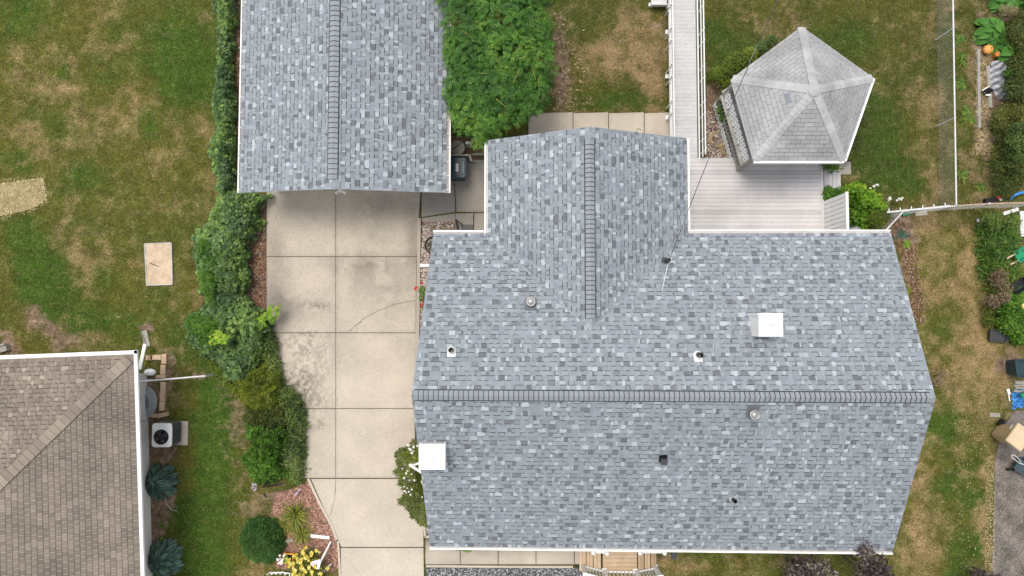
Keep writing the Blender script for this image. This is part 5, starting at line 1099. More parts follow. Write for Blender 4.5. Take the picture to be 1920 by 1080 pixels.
for i, z in enumerate((.29, .15)):
    f = MB(); xs = px(1545 + 16 * i, 335, z).x
    for k in range(2): f.box((xs + .07 + .148 * k, (ya + ybb) / 2, z - .012), (.14, ya - ybb, .025), shade=.55 + .25 * ((k + i) % 2))
    f.build('tread', MAT['composite'], stp)
    f = MB(); f.box((xs + .28, (ya + ybb) / 2, z - .09), (.02, ya - ybb - .04, .13), shade=.2); f.build('riser', MAT['composite'], stp)
f = MB(); a, b = px(1573, 303, .04), px(1596, 327, .04); f.box(((a.x + b.x) / 2, (a.y + b.y) / 2, .02), (b.x - a.x, a.y - b.y, .04), shade=.45); tag(f.build('stepping_slab', MAT['concdark'], loc=(a.x, a.y, 0)), 'square concrete slab on the lawn at the foot of the deck steps', 'slab')
pv = thing('privacy_screen', 'white boarded privacy panel standing on the right edge of the deck', 'screen', px(1545, 410, ZK)); xs = px(1545.5, 400, ZK).x; y = px(1545, 377, ZK).y; f = MB()
k = 0
while k < 9: f.box((xs, y - .075 - k * .152, ZK + .82), (.025, .134, 1.62), shade=random.uniform(.3, 1)); k += 1
f.build('boards', MAT['white'], pv)
f = MB()
for z in (.25, 1.4): f.box((xs + .035, y - .69, ZK + z), (.04, 1.38, .09))
f.box((xs + .01, y - .69, ZK + 1.65), (.09, 1.4, .035)); f.build('frame', MAT['offwhite'], pv)
t = thing('covered_grill', 'grey peaked grill cover just showing above the roof edge right of the white panel', 'grill', px(1608, 445, 0)); c = px(1605, 432, 1.0); f = MB()
f.add([(c.x - .42, c.y + .02, .75), (c.x + .42, c.y - .04, .75), (c.x + .36, c.y - .7, .75), (c.x - .4, c.y - .7, .75), (c.x - .02, c.y + .12, 1.12), (c.x + .02, c.y - .6, 1.12), (c.x - .42, c.y, 0), (c.x + .42, c.y - .05, 0), (c.x + .36, c.y - .7, 0), (c.x - .4, c.y - .7, 0)], [(0, 1, 4), (1, 2, 5, 4), (2, 3, 5), (3, 0, 4, 5), (6, 7, 1, 0), (7, 8, 2, 1), (8, 9, 3, 2), (9, 6, 0, 3)], [.5, .6, .5, .6, .4, .4, .4, .4])
f.build('cover', MAT['tarp'], t); f = MB(); f.lathe((c.x - .1, c.y - .02, .86), [(.18, 0), (.15, .1), (.06, .14), (0, .14)], 14); f.build('lid', MAT['charcoal'], t)

# ---------------------------------------------------------------- gazebo
GZ = 2.6; gv = [px(1372, 147, GZ), px(1503, 50, GZ), px(1637, 146, GZ), px(1583, 301, GZ), px(1415, 301, GZ)]; gap = px(1528, 168, 3.72); gc = sum(gv, Vector()) / 5
gz_ = thing('gazebo', 'five-sided gazebo with a pale grey shingle roof and white lattice sides', 'gazebo', (gc.x, gc.y, 0))
f = MB(); hips = MB(); dk = MB()
for i in range(5):
    a, b = gv[i], gv[(i + 1) % 5]; n_ = slope_frame(a, b, gap)[2]
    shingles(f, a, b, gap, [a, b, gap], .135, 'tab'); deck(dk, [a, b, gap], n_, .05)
gr = f.build('roof', MAT['pale'], gz_); dk.build('roof_deck', MAT['charcoal'], gr)
for i in range(5):
    a = gv[i]; d = (gap - a).normalized(); h = (gap - a).cross(Vector((0, 0, 1))).normalized(); hips = MB()
    dl = (h * .99 - Vector((0, 0, .18))).normalized(); dr = (-h * .99 - Vector((0, 0, .18))).normalized()
    ridge_cap(hips, a + d * .03, gap - d * .02 + Vector((0, 0, .015)), dl, dr, .27, .15, -.005, shade=.8, jitter=.07, edge=False); hips.build('hip_cap', MAT['pale'], gr)
f = MB(); f.lathe(gap + Vector((0, 0, .01)), [(.2, -.04), (.12, .03), (0, .06)], 10, .8); f.build('peak_cap', MAT['pale'], gr)
f = MB()
for i in range(5):
    a, b = gv[i], gv[(i + 1) % 5]; o = ((a + b) / 2 - gc); o.z = 0; o.normalize(); wide = i in (2, 3)
    f.bar(a + o * (.04 if wide else -.01) - Vector((0, 0, .08)), b + o * (.04 if wide else -.01) - Vector((0, 0, .08)), .075 if wide else .02, .14)
f.build('fascia', MAT['white'], gz_)
gw = [Vector((gc.x + (p.x - gc.x) * k, gc.y + (p.y - gc.y) * k, 0)) for p, k in zip(gv, (.92, .86, .82, .76, .9))]
for p in gw: f = MB(); f.box((p.x, p.y, 1.25), (.1, .1, 2.5)); f.build('post', MAT['greywood'], gz_)
f = MB(); f.prism([(p.x, p.y) for p in gw], .3, ZK - .06, .35); f.build('floor', MAT['composite'], gz_)
def lattice(mb, a, b, z0, z1, cell=.075, wd=.02):
    a, b = Vector((a.x, a.y, 0)), Vector((b.x, b.y, 0)); L = (b - a).length; d = (b - a) / L; h = z1 - z0; k = -h
    while k < L:
        for s in (1, -1):
            x0, x1 = (k, k + h) if s > 0 else (k + h, k); lo, hi = max(k, 0), min(k + h, L)
            if hi - lo > .02:
                g = lambda x: z0 + h * ((x - x0) / (x1 - x0)); mb.bar(a + d * lo + Vector((0, 0, g(lo))), a + d * hi + Vector((0, 0, g(hi))), .026 + .003 * s, wd)
        k += cell * 1.414
for i in range(5):
    a, b = gw[i], gw[(i + 1) % 5]; o = ((a + b) / 2 - gc); o.z = 0; o.normalize(); up = Vector((0, 0, 1))
    f = MB(); lattice(f, a + o * .06, b + o * .06, .04, .4, .11, .035); f.build('skirt_lattice', MAT['white'], gz_)
    if i == 3: continue
    f = MB(); f.bar(a + o * .05 + up * 1.16, b + o * .05 + up * 1.16, .17, .04, .7); f.bar(a + o * .0 + up * .5, b + up * .5, .06, .08, .5); f.bar(a - o * .16 + up * 1.0, b - o * .16 + up * 1.0, .1, .04, .55)
    L = (b - a).length; n_ = int(L / .13)
    for k in range(n_): q = a.lerp(b, (k + .5) / n_); f.box((q.x, q.y, .82), (.035, .035, .66), shade=.5)
    f.build('railing', MAT['greywood'], gz_)
    f = MB(); lattice(f, a + o * .02, b + o * .02, 1.2, 1.75, .15, .05); f.build('valance_lattice', MAT['white'], gz_)
    f = MB()
    for s in (.3, .55, .8): q = a.lerp(b, s); f.bar(q - o * .05 + up * 1.6, q + o * .07 + up * 1.28, .03, .05)
    f.build('bracket', MAT['white'], gz_)
f = MB(); q = pxplane(1478, 184, gv[4], slope_frame(gv[4], gv[0], gap)[2]); uu, vv, n_ = slope_frame(gv[4], gv[0], gap); f.box(q + n_ * .018, (.3, .14, .01), M=Matrix((uu, vv, n_)).transposed(), shade=.42); f.build('patch_shingle', MAT['shingle'], gr)
# planting round the gazebo
bush('shrub', 'yellow green shrub at the upper left corner of the gazebo', 'shrub', [lobe(1365, 130, .7, 18, .35), lobe(1345, 140, .6, 14, .3), lobe(1385, 118, .7, 16, .35), lobe(1360, 155, .5, 14, .3), lobe(1405, 105, .7, 14, .3), lobe(1372, 112, .6, 10, .25)], 2600, None, (.06, .11), LEAF['spirea'], 'shrubs round the gazebo', 'kite', .45, .4)
strap_plant('ornamental_grass', 'dry brown grass tuft between ramp and gazebo', 1345, 178, 110, (.25, .55), (.008, .018), LEAF['dry'], None, lift=(.1, .9), droop=.4)
bush('shrub', 'small dark green shrub under the gazebo lattice', 'shrub', [lobe(1356, 205, .4, 13, .3), lobe(1362, 222, .4, 13, .3), lobe(1352, 192, .35, 9, .25)], 1500, None, (.05, .09), LEAF['fine'], 'shrubs round the gazebo', 'kite', .55, .22)
bush('shrub', 'loose green shrub behind the gazebo\'s right side', 'shrub', [lobe(1612, 225, .5, 14, .3), lobe(1606, 250, .5, 14, .3), lobe(1598, 275, .5, 14, .3), lobe(1618, 205, .5, 10, .25), lobe(1590, 290, .5, 10, .25)], 1700, None, (.05, .1), LEAF['weed'], 'shrubs round the gazebo', 'kite', .4, .45)
bush('shrub', 'dark leafy shrub along the gazebo\'s upper left edge', 'shrub', [lobe(1425, 92, .5, 12, .3), lobe(1445, 78, .5, 11, .3), lobe(1410, 100, .5, 10, .3)], 900, None, (.05, .1), LEAF['juniper'], 'shrubs round the gazebo', 'kite', .5, .5)
for i, (u, v, r, lab) in enumerate(((1345, 262, .32, 'coiled tan garden hose on the pebbles between ramp and deck'), (1368, 278, .34, 'coiled tan garden hose beside the gazebo steps and deck edge'))):
    c = px(u, v, .03); f = MB(); f.tube([c + Vector(((r * (1 - .004 * k) + .02 * math.sin(k * 1.7)) * math.cos(k * .3), (r * (1 - .004 * k) + .02 * math.cos(k * 1.1)) * math.sin(k * .3) * .9, .002 * (k % 21))) for k in range(85)], .011, 5); tag(f.build('hose', MAT['straw'], loc=c), lab, 'hose', 'hoses by the deck')
bush('vine', 'dark trailing vine hanging over the upper end of the deck steps', 'vine', [lobe(1552, 308, .5, 12, .2), lobe(1568, 310, .5, 12, .2), lobe(1558, 318, .45, 8, .15), lobe(1545, 304, .45, 7, .15)], 500, None, (.05, .1), LEAF['fine'], None, 'kite', .4, .3, trunk=False)
bush('plant', 'dark leafy plant between deck steps and white panel', 'plant', [lobe(1552, 362, .4, 11, .25), lobe(1565, 364, .4, 11, .25), lobe(1575, 360, .35, 8, .2), lobe(1550, 372, .35, 8, .2)], 800, None, (.06, .12), LEAF['fine'], None, 'kite', .5, .35, trunk=False)
mass('leafy_plant', 'large bright green broad-leaved plant beside the white panel', 'plant', [(1588, 352), (1610, 346), (1640, 362), (1658, 384), (1656, 402), (1630, 410), (1622, 432), (1590, 432), (1580, 395)], 1500, (.12, .22), LEAF['bright'], .9, 16, kind='kite', aspect=.62, base=.38, cl=.2, f=2.6, rough=.5, wob=6, tilt=.45, spread=.16)
bush('shrub', 'bronze green leafy shrub at the lower right of the broad-leaved plant', 'shrub', [lobe(1640, 410, .5, 14, .3), lobe(1655, 405, .45, 12, .3), lobe(1648, 420, .4, 12, .25)], 1100, None, (.05, .1), LEAF['spirea'], None, 'kite', .4, .28)
for i, (a, b, lab) in enumerate((((1628, 354), (1646, 346), 'white flower spike leaning over the lawn above the broad-leaved plant'), ((1674, 380), (1690, 372), 'white flower spike nearest the clothesline bar'), ((1664, 374), (1670, 371), 'short white flower spike between the two longer ones'))):
    t = thing('flower_spike', lab, 'flowers', px(*a, 0), 'white flower spikes'); f = MB(); p, q = px(*a, .35), px(*b, .55); g0 = px(*a, 0); f.tube([g0, p, q], .008, 5); f.build('stalk', LEAF['spirea'], t)
    flowers(t, [p.lerp(q, random.uniform(.2, 1.05)) + Vector((random.gauss(0, .02), random.gauss(0, .02), .02)) for _ in range(14)], (.02, .04), MAT['petal'])
strap_plant('weed', 'silvery weed by the roof corner on the right', 1690, 440, 50, (.15, .4), (.02, .04), LEAF['hosta'], 'weeds along the right house wall', lift=(.1, .8)); strap_plant('weed', 'lime strap-leaved plant by the house wall right of the roof', 1699, 458, 36, (.12, .3), (.02, .035), LEAF['bright'], 'weeds along the right house wall', lift=(.2, 1))
strap_plant('weed', 'small lime weed half under the right roof edge', 1703, 545, 16, (.08, .2), (.02, .03), LEAF['bright'], 'weeds along the right house wall')
bush('weed', 'pale dried weed at the right point of the house roof', 'plant', [lobe(1757, 715, .3, 10, .2), lobe(1765, 700, .3, 8, .2)], 500, None, (.04, .09), LEAF['dry'], 'weeds along the right house wall', 'kite', .3, .55)

# ---------------------------------------------------------------- fences and clothesline
ZF = 1.0
def pipe_fence(label, path, braces=(), mat='steel', r=.028, mesh=True, posts=None):
    t = thing('chain_link_fence', label, 'fence', px(*path[0], ZF) * 1.0 - Vector((0, 0, ZF)), 'chain link fence runs'); f = MB(); P = [px(*q, ZF) for q in path]; f.tube(P, r, 8); f.build('top_rail', MAT[mat], t)
    for q in (posts or path): p = px(*q, ZF); f = MB(); f.tube([(p.x, p.y, 0), (p.x, p.y, ZF)], .025, 8); f.lathe((p.x, p.y, ZF), [(.04, -.02), (.04, .03), (0, .05)], 10); f.build('post', MAT['steel'], t)
    if mesh:
        for a, b in zip(P[:-1], P[1:]): chainlink(t, (a.x, a.y, 0), (b.x, b.y, 0), ZF - .03)
    return t
pipe_fence('long chain-link fence beside the vegetable garden', [(1786, -45), (1793, 386)], posts=[(1787, 53), (1790, 221), (1793, 386)])
pipe_fence('short chain-link fence run between the clothesline and the house corner', [(1793, 386), (1735, 392), (1694, 396), (1661, 432)])
pipe_fence('rusty-railed chain-link fence running right from the corner post', [(1793, 386), (1855, 382), (1940, 380)], mat='rusty')
t = thing('clothesline', 'clothesline with a pale crossbar and green lines over the lawn', 'clothesline', px(1715, 410, 0)); zc = 1.75; a, b = px(1663, 398, zc), px(1781, 386, zc); f = MB(); f.bar(a, b, .05, .05); f.build('crossbar', MAT['steel'], t)
m_ = a.lerp(b, .5); f = MB(); f.tube([(m_.x, m_.y, 0), m_], .03, 8); f.build('pole', MAT['steel'], t)
for i in range(6):
    p = a.lerp(b, .02 + .178 * i); f = MB(); f.box(p + Vector((0, .06, .05)), (.022, .09, .02)); f.build('hook', MAT['white'], t)
    if i < 5: f = MB(); e = px([1640, 1656, 1676, 1700, 1722][i], -60, zc); f.tube([p + Vector((0, .12, .05)), p.lerp(e, .5) - Vector((0, 0, .06)), e], .004, 4); f.build('line', LEAF['fine'], t)
f = MB(); f.bar(px(1692, 403, .1), px(1718, 395, .1), .1, .06); tag(f.build('green_board', MAT['green'], loc=px(1705, 399)), 'green board lying under the clothesline bar', 'board')
f = MB(); f.box(px(1727, 400, .02), (.42, .16, .04), .08); tag(f.build('paving_stone', MAT['concrete'], loc=px(1727, 400)), 'flat pale stone below the clothesline bar', 'stone')

# overhead service cable
f = MB(); q = px(1470, -25, 7.0); mid = [MTOP.lerp(q, s) - Vector((0, 0, .5 * math.sin(math.pi * s))) for s in np.linspace(0, 1, 16)]; f.tube(mid, .011, 5)
tag(f.build('service_cable', MAT['charcoal'], loc=MTOP), 'thin dark overhead cable running from the roof mast across deck and gazebo', 'cable')
f = MB(); f.tube([m + Vector((.012 * math.sin(i * 2.0), .01, .012 * math.cos(i * 2.0))) for i, m in enumerate(mid)], .006, 4); f.tube([MTOP + Vector((.05, 0, 0)), MTOP + Vector((.3, .3, -.1)), MTOP + Vector((.22, .6, .0)), mid[2]], .008, 4); f.tube([MTOP + Vector((-.05, 0, 0)), MTOP + Vector((-.05, .35, -.1)), MTOP + Vector((.1, .6, .0)), mid[2]], .008, 4)
tag(f.build('service_cable', MAT['alum'], loc=MTOP), 'bare steel carrier wire twisted round the dark overhead cable', 'cable')

# ---------------------------------------------------------------- front steps
fs = thing('porch', 'tan wooden front landing with steps on both sides', 'steps', px(1160, 1045, 0))
def fbox(u0, u1, z, names, boards, horiz, sh):
    a, b = px(u0, 1000, z), px(u1, 1071, z); f = MB()
    if horiz:
        n_ = boards; h = (a.y - b.y) / n_
        for k in range(n_): f.box(((a.x + b.x) / 2, b.y + h * (k + .5), z - .015), (b.x - a.x, h - .008, .03), shade=sh + random.uniform(-.15, .15))
    else:
        h = (b.x - a.x) / boards
        for k in range(boards): f.box((a.x + h * (k + .5), (a.y + b.y) / 2, z - .015), (h - .008, a.y - b.y, .03), shade=sh + random.uniform(-.12, .12))
    f.build(names, MAT['newwood'], fs)
    f = MB(); f.box(((a.x + b.x) / 2, b.y + .02, z / 2 - .02), (b.x - a.x - .02, .03, z - .05), shade=.2); f.build('skirt', MAT['newwood'], fs)
fbox(1130, 1194.5, .55, 'landing', 9, True, .55)
fbox(1112.5, 1127, .40, 'tread', 2, False, .7); fbox(1099.5, 1112, .26, 'tread', 2, False, .75); fbox(1086, 1099, .12, 'tread', 2, False, .8)
fbox(1195.5, 1207.5, .40, 'tread', 2, False, .35); fbox(1208, 1219.5, .26, 'tread', 2, False, .55); fbox(1220, 1231, .12, 'tread', 2, False, .25)
def railing(name, label, pts, base, h, bal=.12, capz=.06, cat='railing'):
    """posts at ground pixels pts with base heights, rails and balusters between"""
    t = thing(name, label, cat, px(*pts[0], 0), 'white porch railings'); B = [px(u, v, z) for (u, v), z in zip(pts, base)]
    for b in B: f = MB(); f.box(b + Vector((0, 0, h / 2)), (.1, .1, h)); f.box(b + Vector((0, 0, h + .03)), (.14, .14, .05)); f.box(b + Vector((0, 0, .03)), (.15, .15, .06)); f.build('post', MAT['white'], t)
    for a, b in zip(B[:-1], B[1:]):
        f = MB(); f.bar(a + Vector((0, 0, .14)), b + Vector((0, 0, .14)), .05, .06); f.bar(a + Vector((0, 0, h - .08)), b + Vector((0, 0, h - .08)), .08, .07)
        f.build('rail', MAT['white'], t); L = (b - a).length; n_ = max(2, int(L / bal))
        for k in range(1, n_): q = a.lerp(b, k / n_); f = MB(); f.box(q + Vector((0, 0, h / 2)), (.035, .035, h - .25)); f.build('baluster', MAT['offwhite'], t)
railing('railing', 'white railing along the outer side of the front landing and steps', [(1091, 1058), (1133, 1069), (1191, 1070), (1228, 1062)], [.05, .55, .55, .05], 1.0)
a1, a2 = px(1112.5, 1035.5, 1.45), px(1138, 1037, 1.5); railing_tops = []
def wall_rail(label, u0, v0, z0, u1, v1, z1, base):
    t = thing('railing', label, 'railing', px(u0, v0, z0) - Vector((0, 0, z0)), 'white porch railings'); A, B = px(u0, v0, z0), px(u1, v1, z1)
    for p, bz in ((A, base[0]), (B, base[1])): f = MB(); f.bar((p.x, p.y, bz), p, .1, .1); f.lathe(p, [(.07, 0), (.075, .05), (.04, .09), (0, .1)], 12); f.build('post', MAT['white'], t)
    for dz in (.08, .75): f = MB(); f.bar(A - Vector((0, 0, dz)), B - Vector((0, 0, dz)), .06, .07); f.build('rail', MAT['white'], t)
    for k in range(1, 6): q = A.lerp(B, k / 6); f = MB(); f.box((q.x, q.y, q.z - .42), (.035, .035, .62)); f.build('baluster', MAT['offwhite'], t)
wall_rail('short white railing on the house side of the left front steps', 1112.5, 1036, 1.45, 1138, 1037, 1.6, (.4, .55)); wall_rail('white railing on the house side of the right front steps', 1200, 1036.5, 1.55, 1246, 1036.5, 1.1, (.4, 0))
f = MB(); p = px(1264, 1040, .06); f.box((p.x, p.y + .1, .05), (.18, .5, .1)); tag(f.build('splash_block', MAT['charcoal'], loc=p), 'dark block lying on the lawn edge right of the front steps', 'block')
f = MB(); f.bar(px(1078, 1059, .06), px(1087, 1063, .06), .06, .06); tag(f.build('light_stake', MAT['black'], loc=px(1082, 1061)), 'small dark metal stake at the corner of path and front steps', 'stake')

# ---------------------------------------------------------------- the right-hand garden
def squash(label, u, v, r, n): return broad_plant('squash_plant', label, u, v, r, int(n * 1.5), (.26, .42), LEAF['squash'], 'squash plants in the garden', h=.5, pal=(.2, .95), wr=(.85, 1.1))
squash('large squash plant above the pumpkins', 1852, 62, 32, 18); squash('squash plant at the top frame edge', 1880, 4, 30, 14); squash('squash plant below the pumpkins, beside the crumpled tarp', 1885, 100, 24, 14); squash('small squash plant at the top right corner', 1912, 6, 12, 6)
def pumpkin(u, v, r, lab):
    c = px(u, v, r); f = MB(); vs = []; S = 24; R_ = 10
    for j in range(R_ + 1):
        for i in range(S):
            th = math.pi * j / R_; ph = 6.2832 * i / S; rr = r * (1 + .07 * math.cos(ph * 8)) * math.sin(th); vs.append(c + Vector((rr * math.cos(ph), rr * math.sin(ph), r * .8 * math.cos(th))))
    f.add(vs, [(j * S + i, (j + 1) * S + i, (j + 1) * S + (i + 1) % S, j * S + (i + 1) % S) for j in range(R_) for i in range(S)], .9, True); t = thing('pumpkin', lab, 'pumpkin', (c.x, c.y, 0), 'pumpkins'); f.build('fruit', MAT['orange'], t)
    f = MB(); f.tube([c + Vector((0, 0, r * .7)), c + Vector((.02, .01, r * 1.05))], [.02, .012], 6); f.build('stalk', LEAF['spirea'], t)
pumpkin(1853, 93, .17, 'largest orange pumpkin on the garden board'); pumpkin(1857, 80, .09, 'small orange pumpkin tucked under the squash leaves'); pumpkin(1863.5, 50, .07, 'orange pumpkin showing between two squash leaves')
f = MB(); f.lathe(px(1862, 106, .0), [(.07, 0), (.09, .24), (.095, .25), (.08, .25), (.07, .2), (0, .2)], 14, .4); tag(f.build('plant_pot', MAT['orange'], loc=px(1862, 106)), 'slim orange pot standing below the largest pumpkin', 'pot')
log('board', 'long pale green-grey board lying beside the crumpled tarp', (1852, 123), (1857, 202), .13, .05, 'greywood', 'board'); log('board', 'rotten wooden edging board along the garden\'s left side', (1834, 92), (1836, 240), .1, .06, 'greywood', 'board')
c = px(1876, 152, 0); f = MB(); n1, n2 = 16, 30; vs = []
for j in range(n2 + 1):
    for i in range(n1 + 1):
        s, q = i / n1 * 2 - 1, j / n2; x = c.x + s * .34 * (.75 + .4 * math.sin(q * 3.1)) + .15 * (q - .5); y = c.y + .68 - q * 1.36
        z = .05 + .26 * (1 - s * s) * math.sin(math.pi * min(1, q * .9 + .08)) + .13 * (abs(math.sin(q * 17 + s * 2.5 + math.sin(s * 5))) - .5) * (1 - s ** 4); vs.append((x, y, max(.01, z)))
f.add(vs, [(j * (n1 + 1) + i, (j + 1) * (n1 + 1) + i, (j + 1) * (n1 + 1) + i + 1, j * (n1 + 1) + i + 1) for j in range(n2) for i in range(n1)], [min(1, max(0, .55 + .5 * math.sin(j * 1.3 + i * .7) * random.uniform(.4, 1))) for j in range(n2) for i in range(n1)]); tag(f.build('tarp', MAT['tarp'], loc=c), 'crumpled silver grey tarp among the garden plants', 'tarp')
t = thing('bird_feeder', 'small black and white peaked roof lying across the long garden board', 'feeder', px(1853, 170, 0)); c = px(1853, 170, .2); f = MB(); f.add([c + Vector(k) for k in ((-.2, .0, -.04), (.02, .14, 0), (.22, .02, -.02), (.02, -.12, -.04), (.02, .02, .12))], [(0, 3, 4), (3, 2, 4), (2, 1, 4), (1, 0, 4)]); f.build('roof', MAT['black'], t)
f = MB(); f.bar(c + Vector((-.2, .01, -.03)), c + Vector((.02, .15, .01)), .03, .03); f.box(c + Vector((.03, -.14, -.06)), (.16, .05, .05)); f.box(c + Vector((.02, .02, -.1)), (.12, .12, .16)); f.build('frame', MAT['white'], t)
GP = 'mixed garden plants on the right'
def gbush(label, lobes, n, leaf, size, asp=.4, base=.45, kind='kite'): return bush('garden_plant', label, 'plant', lobes, n, None, size, LEAF[leaf], GP, kind, asp, base, (.5, .25), .4, .45, trunk=False, spread=.22)
def cloud(u0, u1, v0, v1, n, z, r): return [lobe(random.uniform(u0, u1), random.uniform(v0, v1), z * random.uniform(.7, 1.2), random.uniform(*r), z * .7) for _ in range(n)]
gbush('brownish leafy mass right of the large squash plant', cloud(1895, 1925, 35, 95, 9, .6, (12, 18)), 2600, 'weed', (.05, .11)); gbush('tan seedy plant between the two upper squash plants', cloud(1878, 1900, 18, 32, 4, .5, (8, 11)), 500, 'dry', (.05, .1), .25, .6)
gbush('dark green mass right of the crumpled tarp', cloud(1892, 1925, 110, 200, 12, .6, (13, 19)), 3600, 'weed', (.05, .1), .45, .3); gbush('small bright green weeds at the tarp\'s right edge', cloud(1886, 1896, 135, 165, 4, .4, (7, 10)), 500, 'fine', (.05, .1), .5)
gbush('tangled green and straw plants below the tarp', cloud(1855, 1920, 205, 235, 8, .45, (12, 18)), 2000, 'weed', (.05, .13), .25, .6); gbush('dark leafy plants on the right edge beside the lilies', cloud(1895, 1925, 230, 300, 8, .6, (13, 18)), 2200, 'juniper', (.06, .12), .4, .5)
gbush('low brown green weeds right of the corner fence', cloud(1860, 1920, 325, 365, 9, .3, (12, 18)), 1800, 'weed', (.05, .1), .3, .3); gbush('dark plants under the white garden planks', cloud(1845, 1900, 400, 425, 6, .35, (10, 15)), 1200, 'juniper', (.05, .12), .35, .6)
gbush('brown seed-headed plants below the lilies', cloud(1855, 1880, 515, 575, 9, .5, (10, 15)), 1900, 'dry', (.05, .11), .35, .3)
bgb = mass('garden_plant', 'large bright green bush over the black tray', 'plant', [(1872, 572), (1890, 556), (1930, 552), (1930, 640), (1896, 636), (1872, 622), (1864, 600)], 4200, (.07, .13), LEAF['fine'], .95, 16, GP, kind='kite', aspect=.5, base=.48, cl=.22, f=2.6, rough=.55, wob=8, tilt=.5, spread=.18)
mass('garden_plant', 'tall tangle of green and brown weeds along the upper right frame edge', 'plant', [(1888, 36), (1930, 16), (1930, 205), (1898, 205), (1890, 150), (1896, 95)], 4200, (.06, .13), LEAF['weed'], .75, 14, GP, kind='kite', aspect=.35, base=.42, cl=.3, f=2.8, rough=.8, wob=10, tilt=.6, spread=.22)
mass('garden_plant', 'dense straw and green undergrowth around the lilies on the right', 'plant', [(1862, 206), (1930, 200), (1930, 352), (1874, 352), (1858, 305), (1868, 260)], 4200, (.1, .24), LEAF['weed'], .55, 14, GP, kind='kite', aspect=.16, base=.48, cl=.3, f=2.8, rough=.8, wob=10, tilt=.55, spread=.24)
mass('garden_plant', 'dense strappy green undergrowth below the white planks', 'plant', [(1842, 408), (1912, 404), (1914, 470), (1900, 545), (1862, 572), (1842, 505), (1836, 455)], 4400, (.14, .32), LEAF['greenlily'], .45, 16, GP, kind='kite', aspect=.11, base=.4, cl=.26, f=2.6, rough=.8, wob=12, tilt=.5, spread=.22)
gbush('yellow green weeds at the foot of the bright bush', cloud(1848, 1868, 580, 615, 5, .25, (8, 12)), 600, 'spirea', (.05, .1), .4, .35)
flowers(bgb, [px(1919, 574, 1.2)], (.08, .1), MAT['yellow'], 'yellow_bloom')
def glily(label, u, v, n, ln, sp, rad, leaf='greenlily', **kw): return strap_plant('strap_leaved_plant', label, u, v, n, ln, (.018, .04), LEAF[leaf], 'strap leaved plants in the garden', sp, rad, **kw)
glily('strap-leaved lilies with yellowing tips, left of the dark leafy edge plants', 1883, 285, 40, (.3, .65), 5, .32, 'lily'); glily('green strap-leaved plants beside the brown garden path', 1872, 245, 26, (.2, .45), 5, .35, 'greenlily')
glily('wide clump of green strap leaves below the white planks', 1868, 440, 46, (.35, .75), 6, .4, 'greenlily', az=(2.2, 7.0)); glily('lower clump of green strap leaves beside the green wheelbarrow', 1880, 500, 40, (.3, .7), 6, .42, 'greenlily'); glily('small tuft of dark strap leaves on the lawn side of the lower clump', 1848, 495, 26, (.15, .4), 3, .2, 'greenlily', shade=(.1, .5))
for i, (u, v) in enumerate(((1797, 75), (1801, 112), (1798, 158), (1806, 205), (1815, 222), (1800, 330), (1838, 355))):
    strap_plant('weed', ['first weed beside the long fence, level with the pumpkins', 'weed beside the long fence, left of the tarp\'s top end', 'weed beside the long fence at the tarp\'s middle', 'weed beside the long fence, just above the brown path patch', 'broad weed with an orange dead leaf between fence and path', 'weed beside the long fence above its corner post', 'leafy weed right of the corner post'][i], u, v, 22, (.1, .28), (.02, .04), LEAF['greenlily'], 'weeds along the long fence', spots=3, rad=.14, lift=(.1, .9))
log('plank', 'white plank under the lily leaves, left of two', (1832, 414), (1868, 404), .11, .05, 'white', 'plank', 'white planks in the garden'); log('plank', 'white plank end right of the lily leaves', (1881, 401), (1909, 392), .12, .05, 'white', 'plank', 'white planks in the garden')
t = thing('panel', 'white paint-flaked panel at the right frame edge', 'panel', px(1922, 418, 0)); a, b = px(1913, 396, .1), px(1945, 443, .1); f = MB(); f.box(((a.x + b.x) / 2, (a.y + b.y) / 2, .06), (b.x - a.x, a.y - b.y, .06)); pn = f.build('board', MAT['white'], t)
f = MB(); [f.box((a.x + random.uniform(.02, .2), random.uniform(b.y + .05, a.y - .05), .092), (random.uniform(.02, .05), random.uniform(.02, .05), .003), random.random()) for _ in range(9)]; f.build('flaked_spots', MAT['greywood'], pn)
t = thing('trimmer', 'black and red garden power tool lying against the rusty-railed fence', 'tool', px(1866, 375, 0)); f = MB(); f.bar(px(1846, 377, .12), px(1866, 374, .12), .16, .14); f.tube([px(1866, 374, .12), px(1905, 371, .15)], .03, 8); f.build('body', MAT['black'], t); f = MB(); f.bar(px(1868, 371, .16), px(1878, 370, .16), .09, .1); f.build('motor_cover', MAT['red'], t); f = MB(); f.lathe(px(1876, 374, .2), [(.05, 0), (.05, .03), (0, .03)], 12); f.build('cap', MAT['white'], t)
f = MB(); f.tube([px(1893, 374, .1), px(1902, 366, .2), px(1912, 362, .2), px(1925, 360, .2)], .05, 8, .9); tag(f.build('blue_pipe', MAT['blue'], loc=px(1905, 366)), 'pale blue pipe beside the black garden tool', 'pipe')
t = thing('wheelbarrow', 'bright green wheelbarrow tray with wooden handles at the right frame edge', 'wheelbarrow', px(1918, 476, 0)); f = MB(); c = px(1922, 474, .5); o_ = .5
ring = lambda s, z: ([(c.x + x * s * math.cos(o_) - y * s * math.sin(o_), c.y + x * s * math.sin(o_) + y * s * math.cos(o_)) for x, y in ((-.34, -.2), (.36, -.24), (.4, .24), (-.34, .2))], z)
loft(f, [ring(.7, .25), ring(1, .5), ring(1.04, .51), ring(.96, .5), ring(.68, .28)], .8); f.build('tray', MAT['green'], t)
f = MB()
for dy in (-.12, .12): f.bar((c.x - .3 * math.cos(o_) - dy * math.sin(o_), c.y - .3 * math.sin(o_) + dy * math.cos(o_), .46), (c.x - .62 * math.cos(o_) - dy * math.sin(o_), c.y - .62 * math.sin(o_) + dy * math.cos(o_), .44), .045, .045, .9)
